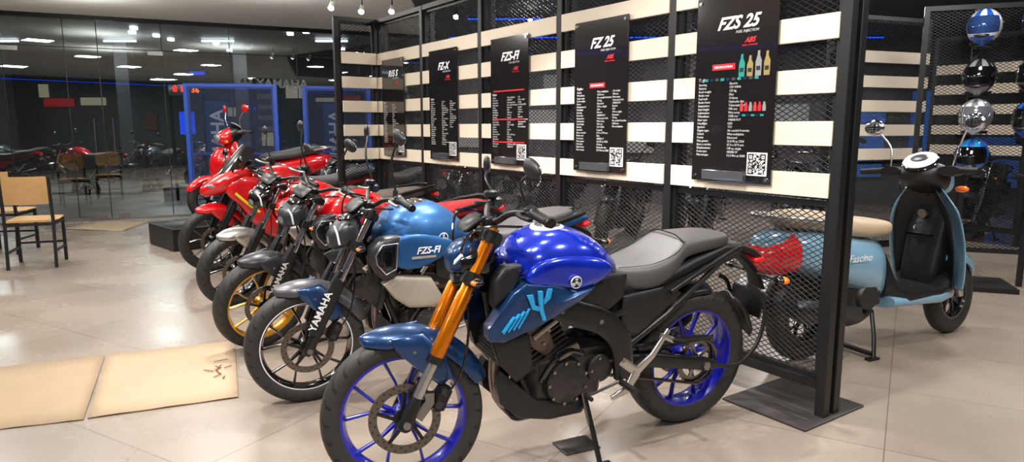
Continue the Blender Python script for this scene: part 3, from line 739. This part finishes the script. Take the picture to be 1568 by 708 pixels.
ST2=display('blue_mesh_stand',T((-2.95,9.9,0))@Rz(8),1,slats=False,pm=BLUEF,double=False,h=1.95,pw=.9,mm=BLUEMESH,mt=.002)
LETD=M('banner_lettering',(150,160,180),.5)
for rt,px in((ST1,.36),(ST2,.4)):
    b=MB(); b.box((px,.05,.97),(.3,.01,1.5),BLUED); b.obj('banner_cloth',rt)
    text('banner_lettering','YAMAHA',.24,rt,T((px+.09,.04,.62))@Rx(90)@Rz(90),LETD,align='LEFT',bold=.006)

# ------------------------------------------------------------------ posters
titles=['FZS 25','FZ 25','FZS-FI','FZ-X','R15 S']
TBLUE=M('bottle_teal',(40,140,130),.4);TG=M('bottle_gold',(150,132,80),.4);TGR=M('bottle_grey',(140,140,140),.4);TR=M('bottle_red',(190,60,50),.4)
W=['Engine type','Displacement','Bore x stroke','Max power','Max torque','Starting','Lubrication','Fuel tank','Ignition','Clutch','Gearbox','Frame','Front tyre','Rear tyre','Brake front','Brake rear','Headlight','Battery','Wheelbase','Seat height','Kerb weight','Suspension']
V=['Air cooled 4-stroke','149 cc, single','57.3 x 57.9 mm','12.4 PS at 7250','13.3 Nm at 5500','Electric','Wet sump','13 litres','TCI','Wet multiplate','5-speed','Diamond','100/80-17','140/60-R17','Hydraulic disc','Disc','LED','12V 4.0Ah','1330 mm','790 mm','135 kg','Telescopic fork']
for k in range(5):
    x=5-.56-k; root=empty('specification_poster',MP@T((x,-.085,1.56)))
    b=MB(); b.box((0,0,0),(.49,.008,.94),BOARD,bev=.002)
    for sx in(-1,1):
        for sz in(-1,1): b.cyl((sx*.22,-.012,sz*.445),(sx*.22,.015,sz*.445),.009,CHR,12)
    b.box((-.02,-.022,-.435),(.26,.03,.05),ACR,bev=.002)
    b.obj('board',root)
    F=lambda xx,zz: T((xx,-.0052,zz))@Rx(90)
    text('title',titles[k],.085,root,F(0.01,.30),PRNTW,shear=.4,bold=.0022)
    text('subtitle','FUEL INJECTION',.018,root,F(.07,.275),PRNT,shear=.3)
    text('badge','ABS',.034,root,F(.09,.225),PINK,shear=.35,bold=.001); text('badge_sub','DUAL CHANNEL',.012,root,F(.09,.208),PINK)
    if k<2:
        q=MB(); q.box((-.02 if k else -.06,-.006,.115 if k==0 else .07),(.14,.003,.03),PINK); q.obj('red_strip',root)
        text('strip_text','SPECIFICATION',.016,root,F(-.02 if k else -.06,.109 if k==0 else .064)@T((0,0,.004)),PRNTW)
    if k==2:
        for zz in(.08,-.13,-.3):
            q=MB(); q.box((0,-.006,zz),(.40,.003,.010),PINK); q.obj('red_strip',root)
    ls=list(range(22))
    random.shuffle(ls)
    for col,xx in enumerate((-.215,-.02)):
        body='\n'.join((W if col==0 else V)[i] for i in ls[:21])
        text('spec_text',body,.0165,root,F(xx,.025),PRNT,align='LEFT',lsp=1.1)
    if k in(1,2,3):
        text('spec_text','\n'.join(V[i] for i in reversed(ls[:13])),.0155,root,F(.12,.025),PRNT,align='LEFT',lsp=1.15)
    text('spec_heading','Engine',.022,root,F(-.215,.048),PRNT,align='LEFT',bold=.0006)
    q=MB(); qx=.165;qz=-.37; q.box((qx,-.0052,qz),(.115,.003,.115),WHT)
    N=17
    for i in range(N):
        for j in range(N):
            on=random.random()<.5
            for ci,cj in [(0,0),(0,N-5),(N-5,N-5)]:
                a,c=i-ci,j-cj
                if 0<=a<5 and 0<=c<5: on=(a in(0,4) or c in(0,4) or (a==2 and c==2))
            if on: q.box((qx-.05+.1*(i+.5)/N,-.0072,qz-.05+.1*(j+.5)/N),(.1/N,.001,.1/N),BLKM)
    q.obj('qr_code',root)
    if k==0:
        q=MB()
        for i,mm in enumerate((TBLUE,TG,TGR,TG)):
            X=.05+i*.048; hh=(.11,.10,.12,.115)[i]
            q.plate([(X-.016,.06),(X+.016,.06),(X+.017,.06+hh*.6),(X+.006,.06+hh*.8),(X+.006,.06+hh),(X-.006,.06+hh),(X-.008,.06+hh*.8),(X-.017,.06+hh*.55)],-.0068,-.0045,mm)
            q.box((X,-.0072,.06+hh*.3),(.022,.001,.02),DGREY)
        for i in range(6):
            X=.06+i*.026; q.plate([(X-.009,-.11),(X+.009,-.11),(X+.009,-.085),(X+.003,-.065),(X-.004,-.065),(X-.009,-.088)],-.0068,-.0045,(TR,PINK,TGR)[i%3])
            q.box((X-.01,-.0065,-.13),(.02,.002,.01),TBLUE if i%2 else BLUED)
        for i in range(11): q.box((-.2+i*.034,-.0065,.052),(.022,.002,.014),(GREYP,TBLUE,BLUED)[i%3])
        q.obj('oil_bottle_print',root)

# ------------------------------------------------------------------ room
def brick_floor():
    m=bpy.data.materials.new('floor_tiles'); m.use_nodes=True; nt=m.node_tree; L=nt.links; b=nt.nodes['Principled BSDF']
    tc=nt.nodes.new('ShaderNodeTexCoord'); mp=nt.nodes.new('ShaderNodeMapping'); mp.inputs['Rotation'].default_value=(0,0,rad(30)); L.new(tc.outputs['Object'],mp.inputs[0])
    br=nt.nodes.new('ShaderNodeTexBrick'); br.offset=0; br.inputs['Scale'].default_value=1; br.inputs['Brick Width'].default_value=1.2; br.inputs['Row Height'].default_value=.8
    br.inputs['Mortar Size'].default_value=.003; br.inputs['Mortar Smooth'].default_value=.3
    br.inputs['Color1'].default_value=lin((150,137,125))+(1,); br.inputs['Color2'].default_value=lin((143,131,119))+(1,); br.inputs['Mortar'].default_value=lin((106,96,88))+(1,)
    L.new(mp.outputs[0],br.inputs['Vector'])
    nz=nt.nodes.new('ShaderNodeTexNoise'); nz.inputs['Scale'].default_value=1.3; nz.inputs['Detail'].default_value=8; L.new(tc.outputs['Object'],nz.inputs['Vector'])
    mr=nt.nodes.new('ShaderNodeMapRange'); mr.inputs[1].default_value=.3; mr.inputs[2].default_value=.7; mr.inputs[3].default_value=.84; mr.inputs[4].default_value=1.06; L.new(nz.outputs['Fac'],mr.inputs[0])
    mx=nt.nodes.new('ShaderNodeMix'); mx.data_type='RGBA'; mx.blend_type='MULTIPLY'; mx.inputs[0].default_value=1
    L.new(br.outputs['Color'],mx.inputs[6]); L.new(mr.outputs[0],mx.inputs[7]); L.new(mx.outputs[2],b.inputs['Base Color'])
    m2=nt.nodes.new('ShaderNodeMapRange'); m2.inputs[1].default_value=.3; m2.inputs[2].default_value=.7; m2.inputs[3].default_value=.2; m2.inputs[4].default_value=.34; L.new(nz.outputs['Fac'],m2.inputs[0]); L.new(m2.outputs[0],b.inputs['Roughness'])
    return m
G0=Vector((-9,8.76,0)); G1=Vector((-1.5,12.26,0))
foot=[(-9,-4,0),(10,-4,0),(10,12.26,0),(-1.5,12.26,0),(-9,8.76,0)]
CH=2.95
def slab(name,pts,z0,z1,m):
    b=MB(); n=len(pts); b.add([(p[0],p[1],z0) for p in pts]+[(p[0],p[1],z1) for p in pts],[tuple(range(n)),tuple(range(n,2*n))]+[(i,(i+1)%n,n+(i+1)%n,n+i) for i in range(n)],m); return b.obj(name,None,None,ang=30)
slab('floor',foot,-.1,0,brick_floor())
CEIL=M('ceiling_white_paint',(236,238,232),.8)
CEILD=M('ceiling_dark_paint',(62,64,66),.7)
slab('ceiling',foot,CH,CH+.1,CEIL)
slab('ceiling_dark_soffit',[(1.95,2.9),(-1.15,7.4),(-1.4,12.2),(9.9,12.2),(9.9,2.9)],CH-.06,CH-.001,CEILD)
WD=M('wall_dark_panel',(96,94,96),.4,vscale=1.5,var=.35)
WG=M('wall_grey_paint',(70,70,70),.6)
slab('wall_back',[(-1.5,12.26),(10,12.26),(10,12.4),(-1.5,12.4)],0,CH,WD)
slab('wall_right',[(10,-4),(10.12,-4),(10.12,12.4),(10,12.4)],0,CH,WD)
slab('wall_front',[(-9.1,-4.12),(10.12,-4.12),(10.12,-4),(-9.1,-4)],0,CH,WG)
slab('wall_left',[(-9.12,-4),(-9,-4),(-9,8.76),(-9.12,8.76)],0,CH,WG)
gm=bpy.data.materials.new('shopfront_glass'); gm.use_nodes=True; nt=gm.node_tree; nt.nodes.clear()
o=nt.nodes.new('ShaderNodeOutputMaterial'); tr=nt.nodes.new('ShaderNodeBsdfTransparent'); tr.inputs[0].default_value=(.68,.76,.76,1)
gl=nt.nodes.new('ShaderNodeBsdfGlossy'); gl.inputs['Roughness'].default_value=.01; gl.inputs[0].default_value=(.85,.95,.97,1)
fr=nt.nodes.new('ShaderNodeFresnel'); fr.inputs[0].default_value=1.9
mxx=nt.nodes.new('ShaderNodeMath'); mxx.operation='MULTIPLY_ADD'; mxx.inputs[1].default_value=1.; mxx.inputs[2].default_value=.10; nt.links.new(fr.outputs[0],mxx.inputs[0])
ms=nt.nodes.new('ShaderNodeMixShader'); nt.links.new(mxx.outputs[0],ms.inputs[0]); nt.links.new(tr.outputs[0],ms.inputs[1]); nt.links.new(gl.outputs[0],ms.inputs[2]); nt.links.new(ms.outputs[0],o.inputs[0])
gd=(G1-G0).normalized(); GM=T(G0)@Rz(math.degrees(math.atan2(gd.y,gd.x))); GL=(G1-G0).length
root=empty('window_1',GM)
b=MB(); edges=[0,1.1,2.18,2.92,3.33,4.16,5.1,6.1,7.1,GL]
for i in range(len(edges)-1):
    x0,x1=edges[i]+.006,edges[i+1]-.006
    b.add([(x0,0,.03),(x1,0,.03),(x1,0,CH-.02),(x0,0,CH-.02)],[(0,1,2,3)],gm)
b.obj('glass_panes',root,None,ang=None)
b=MB()
b.box((GL/2,0,.02),(GL,.05,.04),STEEL); b.box((GL/2,0,CH-.03),(GL,.06,.06),POST)
b.box((GL/2,0,2.5),(GL,.012,.012),POST)
for x in edges[1:-1]: b.box((x,0,CH/2),(.012,.012,CH-.06),POST)
for x in(2.27,4.07): b.box((x,-.005,2.46),(.2,.03,.06),STEEL)
for x in(3.21,3.45):
    b.tube([(x,-.06,1.02),(x,-.06,1.5)],.016,CHR,12)
    for z in(1.08,1.44): b.cyl((x,-.06,z),(x,0,z),.008,CHR,8)
for x in(2.4,3.2,3.5): b.box((x,-.005,.07),(.16,.03,.06),STEEL)
b.obj('door_fittings',root)
LETG=M('glass_lettering',(140,145,150),.5)
text('glass_lettering','YAMAHA',.19,root,T((5.86,-.02,2.0))@Rx(90),LETG,ext=.004,bold=.004)
b=MB(); emblem(b,Vector((5.30,-.02,2.07)),-1,.085,LETG,BLKM); b.obj('glass_emblem',root)
ASPH=M('street_paving',(104,98,92),.35,vscale=1.5,var=.3)
slab('street_ground',[(-40,8.8),(-9.2,8.8),(-1.6,12.42),(10,12.5),(10,40),(-40,40)],-.15,-.03,ASPH)
slab('street_building',[(-30,22),(8,22),(8,22.3),(-30,22.3)],-.1,6,M('street_facade',(66,74,74),.6,vscale=.7,var=.5))
slab('street_canopy',[(-30,14.0),(6,14.0),(6,22),(-30,22)],3.6,3.8,M('canopy_grey',(96,102,100),.5))
b=MB()
SHW=M('lit_shopfront',(140,132,112),.5,emit=.8,var=.8,vscale=3); SHB=M('lit_shopfront_blue',(20,70,230),.5,emit=1.2); LW=M('tube_lamp_reflection_dot',(235,242,255),.5,emit=9); LR=M('led_red',(255,30,20),.5,emit=5); LBL=M('led_blue',(10,70,255),.5,emit=3); LOR=M('led_orange',(255,90,10),.5,emit=4); BRN=M('brown_crate',(110,60,40),.6); SHR=M('red_sign_panel',(170,30,30),.5,emit=.4)
rr_=random.Random(5)
for x in range(-24,4,1):
    xx=x+rr_.uniform(-.4,.4); mm=rr_.choice((SHW,SHW,SHW,BRN,SHR))
    b.box((xx,21.9,rr_.uniform(.8,3.0)),(rr_.uniform(.2,1.0),.05,rr_.uniform(.12,.5)),mm)
    if rr_.random()<.25: b.box((xx+.5,21.85,rr_.uniform(1.2,3.2)),(rr_.uniform(.2,.6),.05,.1),SHB)
    hz=rr_.uniform(.4,1.0); b.box((xx,20.8,hz/2-.03),(rr_.uniform(.4,.8),.5,hz),rr_.choice((BRN,DGREY,GREYP)))
for x in(-20,-16.5,-13,-10,-7.5,-4.6): b.box((x,18,3.55),(.8,.08,.04),LW)
for i in range(26): b.box((rr_.uniform(-22,0),rr_.uniform(15,21),3.57),(.12,.12,.06),LW)  # glowing dots stand in for ceiling lights reflected in the glass
for x in(-17,-13.5,-10.2,-7.1): b.box((x,18.5,1.78),(.35,.35,3.64),GREYP)
b.obj('street_shop_lights_reflections')
root=empty('illuminated_street_sign',T((-6.05,13.0,0))@Rz(25)); b=MB()
b.box((0,.05,2.06),(.62,.06,.2),BLKG); b.box((-.03,.05,1.45),(.26,.06,.42),SHB); b.cyl((-.28,.09,0),(-.28,.09,2.1),.03,POST); b.cyl((.28,.09,0),(.28,.09,2.1),.03,POST)
for x in(-.2,-.07):
    b.box((x,.0,2.06),(.06,.02,.07),LR); b.add([(x-.05,-.005,2.09),(x+.05,-.005,2.09),(x,-.005,2.15)],[(0,1,2)],LR)
b.obj('board',root); text('digits','36',.14,root,T((.14,.01,2.02))@Rx(90),LOR,bold=.004)
b=MB(); b.box((0,0,.13),(2.3,.8,.26),BLKM,bev=.01); b.obj('display_plinth',None,T((-3.22,8.58,0))@Rz(45))
b=MB()
for p in(((-.6,9.5),(1.5,9.5)),((-1,11.4),(6,11.4)),((3.0,7.9),(6.5,8.0)),((-8.5,-3.6),(9,-3.6)),((-8.6,0),(-8.6,8))):
    a=Vector((*p[0],CH-.14)); c=Vector((*p[1],CH-.14)); b.beam([a,c],.012,.008,LBL,n=6,side=(0,0,1))
    b.beam([a+Vector((0,0,.02)),c+Vector((0,0,.02))],.02,.01,POST,n=6,side=(0,0,1))
    b.cyl(a,a+Vector((0,0,.14)),.006,POST,6); b.cyl(c,c+Vector((0,0,.14)),.006,POST,6)
b.obj('blue_led_strips')
b=MB()
BP=M('blue_light_panel',(50,100,180),.4,emit=.3); LP=M('lit_shelf_panel',(160,160,160),.5,emit=.15)
for x,w,z0,z1 in((6.3,.5,.5,1.8),(7.2,.35,.3,2.0),(8.6,.8,.3,1.2)): b.box((x,12.2,(z0+z1)/2),(w,.06,z1-z0),BP)
for x,w,z in((.2,1.6,1.5),(2.0,1.0,1.1),(4.6,1.2,1.6),(-.7,.8,1.2),(3.6,.8,2.2),(1.0,.9,2.1)): b.box((x,12.2,z),(w,.05,.35),LP)
b.obj('back_wall_light_panels')
SPE=M('spot_lamp_face',(255,250,240),.5,emit=40)
for u,vv in((518,8),(565,14),(612,14),(712,22),(828,28),(880,50)):
    a=(vv-361)/1070; zr=(CH-.14-1.37)/(-(.9888*a+.1495)); Y=zr*(.9888-.1495*a); X=(u-799.5)/1070*zr
    if Y>12 or Y<0: Y=11.0; X=(u-799.5)/1082*Y
    b=MB(); b.tube([(0,.02,.14),(0,.02,.03)],.008,POST,8); b.tube([(0,.05,.05),(0,.0,0),(0,-.04,-.04)],[.022,.03,.036],CEIL if u<650 else POST,14); b.tube([(0,-.041,-.041),(0,-.045,-.045)],.032,SPE,14)
    b.obj('track_spotlight',None,T((X,Y,CH-.14)))

# ------------------------------------------------------------------ helmets
def helmet(name,loc,rz,col,col2,vis=None):
    b=MB(); N=28;K=16; vs=[];fs={0:[],1:[],2:[]}
    for i in range(K+1):
        ph=-1.15+(1.15+math.pi/2-.02)*i/K
        for j in range(N):
            th=2*math.pi*j/N; c=math.cos(th)
            rx=.135+(.03*max(0,c)**2 if ph<.1 else 0)
            vs.append(Vector((rx*math.cos(ph)*c,.115*math.cos(ph)*math.sin(th),.13*math.sin(ph)-(.03*max(0,c) if ph<-.3 else 0))))
    for i in range(K):
        ph=-1.15+(1.15+math.pi/2-.02)*(i+.5)/K
        for j in range(N):
            th=(2*math.pi*(j+.5)/N+math.pi)%(2*math.pi)-math.pi
            k=1 if (-.28<ph<.55 and abs(th)<1.2) else (2 if ((abs(th)>1.5 and -.5<ph<.15) or (ph<-.45 and abs(th)<.8) or (ph>.6 and .25<abs(th)<.7)) else 0)
            fs[k].append((i*N+j,i*N+(j+1)%N,(i+1)*N+(j+1)%N,(i+1)*N+j))
    for k,m in((0,col),(1,vis or BLKG),(2,col2)): b.add(vs,fs[k],m)
    b.ell((-.01,.115,.01),(.022,.008,.022),BLKM); b.ell((-.01,-.115,.01),(.022,.008,.022),BLKM)
    b.loft([(.12,0,-.075,.055,.01,.012),(.165,0,-.085,.04,.012,.014),(.172,0,-.085,.02,.006,.008)],BLKM,n=12)
    b.lathe([(.06,-.13),(.085,-.14),(.09,-.118)],BLK,axis='z',n=24,closed=False)
    root=empty(name,T(loc)@Rz(rz)@Matrix.Scale(1.08,4)); b.obj('shell',root,None,ang=60)
    return root
WH=M('helmet_white',(225,225,228),.2,coat=1); HB=M('helmet_blue',(30,90,190),.2,coat=1); HK=M('helmet_black',(34,34,38),.15,coat=1); HG=M('helmet_grey',(130,130,135),.3,coat=1); HC=M('helmet_cyan',(40,150,210),.2,coat=1); VS=M('visor_silver',(190,195,205),.08,metal=.8); VB=M('visor_smoke_blue',(60,90,150),.06,metal=.6)
hx,hy=3.87,5.80
hs=[(2.19,WH,HB,VB),(1.79,HK,HG,BLKG),(1.47,HG,WH,VS),(1.14,HB,HC,BLKG)]
for z,c1,c2,v in hs: helmet('motorcycle_helmet',(hx,hy,z),230,c1,c2,v)
for z,c1,c2 in((2.22,HK,HG),(1.8,HG,HK),(1.45,HK,HB)): helmet('motorcycle_helmet',(hx+.36,hy-.13,z),215,c1,c2)
b=MB()
for x in(-.38,.0,.5): b.box((x,.22,1.2),(.04,.04,2.4),POST)
b.box((0,.1,.02),(.8,.5,.04),POST)
for z,_,_,_ in hs:
    for x in(0,.38): b.box((x,.11,z-.160),(.03,.2,.012),POST); b.lathe([(0,0),(.07,0),(.07,.008),(0,.008)],POST,c=(x,0,z-.166),axis='z',n=20,closed=False)
for z in(.3,2.38): b.box((.06,.22,z),(.88,.03,.04),POST)
mesh_sheet(b,-.36,.48,.3,2.36,.23,MESH)
b.obj('helmet_display_rack',None,T((hx,hy,0))@Rz(-20))

# ------------------------------------------------------------------ chairs / cardboard
def chair(loc,rz):
    root=empty('cafe_chair',T(loc)@Rz(rz)); b=MB()
    for s in(1,-1):
        b.box((.2,s*.2,.225),(.028,.028,.45),POST); b.beam([(-.24,s*.2,0),(-.2,s*.2,.45),(-.24,s*.2,.9)],.014,.014,POST,n=8,e=6)
        b.box((0,s*.2,.43),(.4,.025,.025),POST); b.box((0,s*.2,.16),(.42,.02,.02),POST)
    b.box((.2,0,.43),(.025,.4,.025),POST); b.box((-.2,0,.43),(.025,.4,.025),POST); b.box((.2,0,.2),(.02,.4,.02),POST)
    b.obj('frame',root)
    b=MB(); b.loft([(-.21,0,.465,.2,.01,.01,6),(0,0,.458,.215,.01,.01,6),(.22,0,.465,.21,.01,.01,6)],WOOD,n=24)
    rows=[]
    for z,w in((.63,.18),(.66,.21),(.75,.215),(.86,.20),(.90,.17)):
        x=-.215-(z-.45)*.09
        rows.append([Vector((x-.03*(1-q*q)+.02,w*q,z)) for q in(-1,-.5,0,.5,1)]+[Vector((x-.03*(1-q*q)+.034,w*q,z)) for q in(1,.5,0,-.5,-1)])
    b.rings(rows,WOOD); b.obj('plywood_seat_back',root,None,ang=60)
chair((-4.78,6.80,0),112); chair((-5.62,7.55,0),100)
def gp(u,v):
    a=(v-361)/1070; z=1.37/(.9888*a+.1495); return Vector((( u-799.5)/1070*z, z*(.9888-.1495*a)))
def sheet(name,px,zz,m=CARD):
    P=[gp(*p) for p in px]; b=MB()
    N=10; rows=[]
    for i in range(N+1):
        f=i/N; A=P[0].lerp(P[1],f); B=P[3].lerp(P[2],f)
        rows.append([Vector((*A.lerp(B,j/5),zz+.0015*math.sin(i*1.7+j)+.003)) for j in range(6)])
    b.rings(rows,m,closed=False,cap=False); return b.obj(name,None,None,ang=60,solid=.004)
sheet('cardboard_sheet',[(-60,582),(164,557),(130,657),(-90,682)],.004)
sheet('cardboard_sheet',[(168,556),(366,534),(372,622),(137,655)],.006,CARD2)
sheet('cardboard_sheet',[(98,358),(150,346),(236,346),(190,362)],.005)
b=MB()
for i in range(9):
    p=gp(335+random.uniform(-10,22),585+random.uniform(-16,14)); a=random.uniform(0,3); q=random.uniform(.03,.08)
    b.beam([(p.x,p.y,.016),(p.x+q*math.cos(a),p.y+q*math.sin(a),.018)],.003,.002,BRN,n=6)
b.obj('cardboard_scraps')
b=MB(); p=gp(900,697); b.box((0,0,.004),(.17,.13,.008),PLATE,bev=.002); b.obj('stand_pad',None,T((p.x,p.y,0))@Rz(25))

# ------------------------------------------------------------------ lights
def area(name,loc,size,e,col=(1,.97,.935),up=False):
    l=bpy.data.lights.new(name,'AREA'); l.shape='SQUARE'; l.size=size; l.energy=e; l.color=col
    o=bpy.data.objects.new(name,l); COL.objects.link(o); o.location=loc
    if up: o.rotation_euler=(math.pi,0,0)
    return o
for i,(x,y,e,s) in enumerate(((-.6,1.2,62,.4),(-2.6,2.6,50,.4),(-1.5,4.6,46,.35),(-4.2,4.6,44,.4),(-5.8,7.0,30,.4),(1.6,1.2,58,.4),(3.8,2.4,44,.4),(3.4,4.9,34,.4),(-3.4,7.4,38,.35),(0,-1.5,72,.6),(-4.5,.5,42,.5),(5.5,6,42,.4),(1.0,8.6,58,.4),(4.0,9.6,60,.4),(.4,6.2,30,.3),(1.9,5.2,22,.3),(-.9,9.6,24,.3))):
    area('ceiling_light_panel',(x,y,CH-.075),s,e)
for x,y in((-5.2,8.2),(-2.9,8.0),(-4.2,5.8)): area('ceiling_fill_light',(x,y,2.55),.5,26,up=True)  # added upward fill without fittings, brightens the ceiling
for x in(-12,-8,-4.5): area('street_fill_light',(x,15.5,3.5),.6,110,(.95,1,1))  # added fill so the bikes beyond the glass are lit
def spot(loc,tgt,e,ang=50,r=.04,col=(1,.955,.9)):
    l=bpy.data.lights.new('ceiling_spotlight','SPOT'); l.energy=e; l.spot_size=rad(ang); l.spot_blend=.5; l.shadow_soft_size=r; l.color=col
    o=bpy.data.objects.new('ceiling_spotlight',l); COL.objects.link(o); o.location=loc
    d=Vector(tgt)-Vector(loc); o.rotation_euler=d.to_track_quat('-Z','Y').to_euler()
spot((.1,2.2,CH-.1),(.75,3.35,1.2),185,75)
spot((.3,3.6,CH-.1),(.35,3.5,.0),220,60)
spot((-.3,4.3,CH-.1),(.0,4.0,.0),140,80)
spot((-2.2,3.6,CH-.1),(-1.2,4.4,.6),130,80)
spot((-1.2,1.6,CH-.1),(-.3,2.7,.4),140,70)
spot((2.6,3.2,CH-.1),(2.6,4.2,.3),100,80)
spot((-3.6,5.2,CH-.1),(-2.6,5.9,.5),120,80)
w=bpy.data.worlds.new('World'); scene.world=w; w.use_nodes=True; w.node_tree.nodes['Background'].inputs[0].default_value=(.4,.45,.5,1); w.node_tree.nodes['Background'].inputs[1].default_value=.06
cd=bpy.data.cameras.new('camera'); cam=bpy.data.objects.new('camera',cd); COL.objects.link(cam)
cd.sensor_width=36; cd.lens=1070/1599*36; cam.location=(0,0,1.37); cam.rotation_euler=(rad(90-8.6),0,0); scene.camera=cam
scene.view_settings.view_transform='Standard'; scene.view_settings.exposure=.12
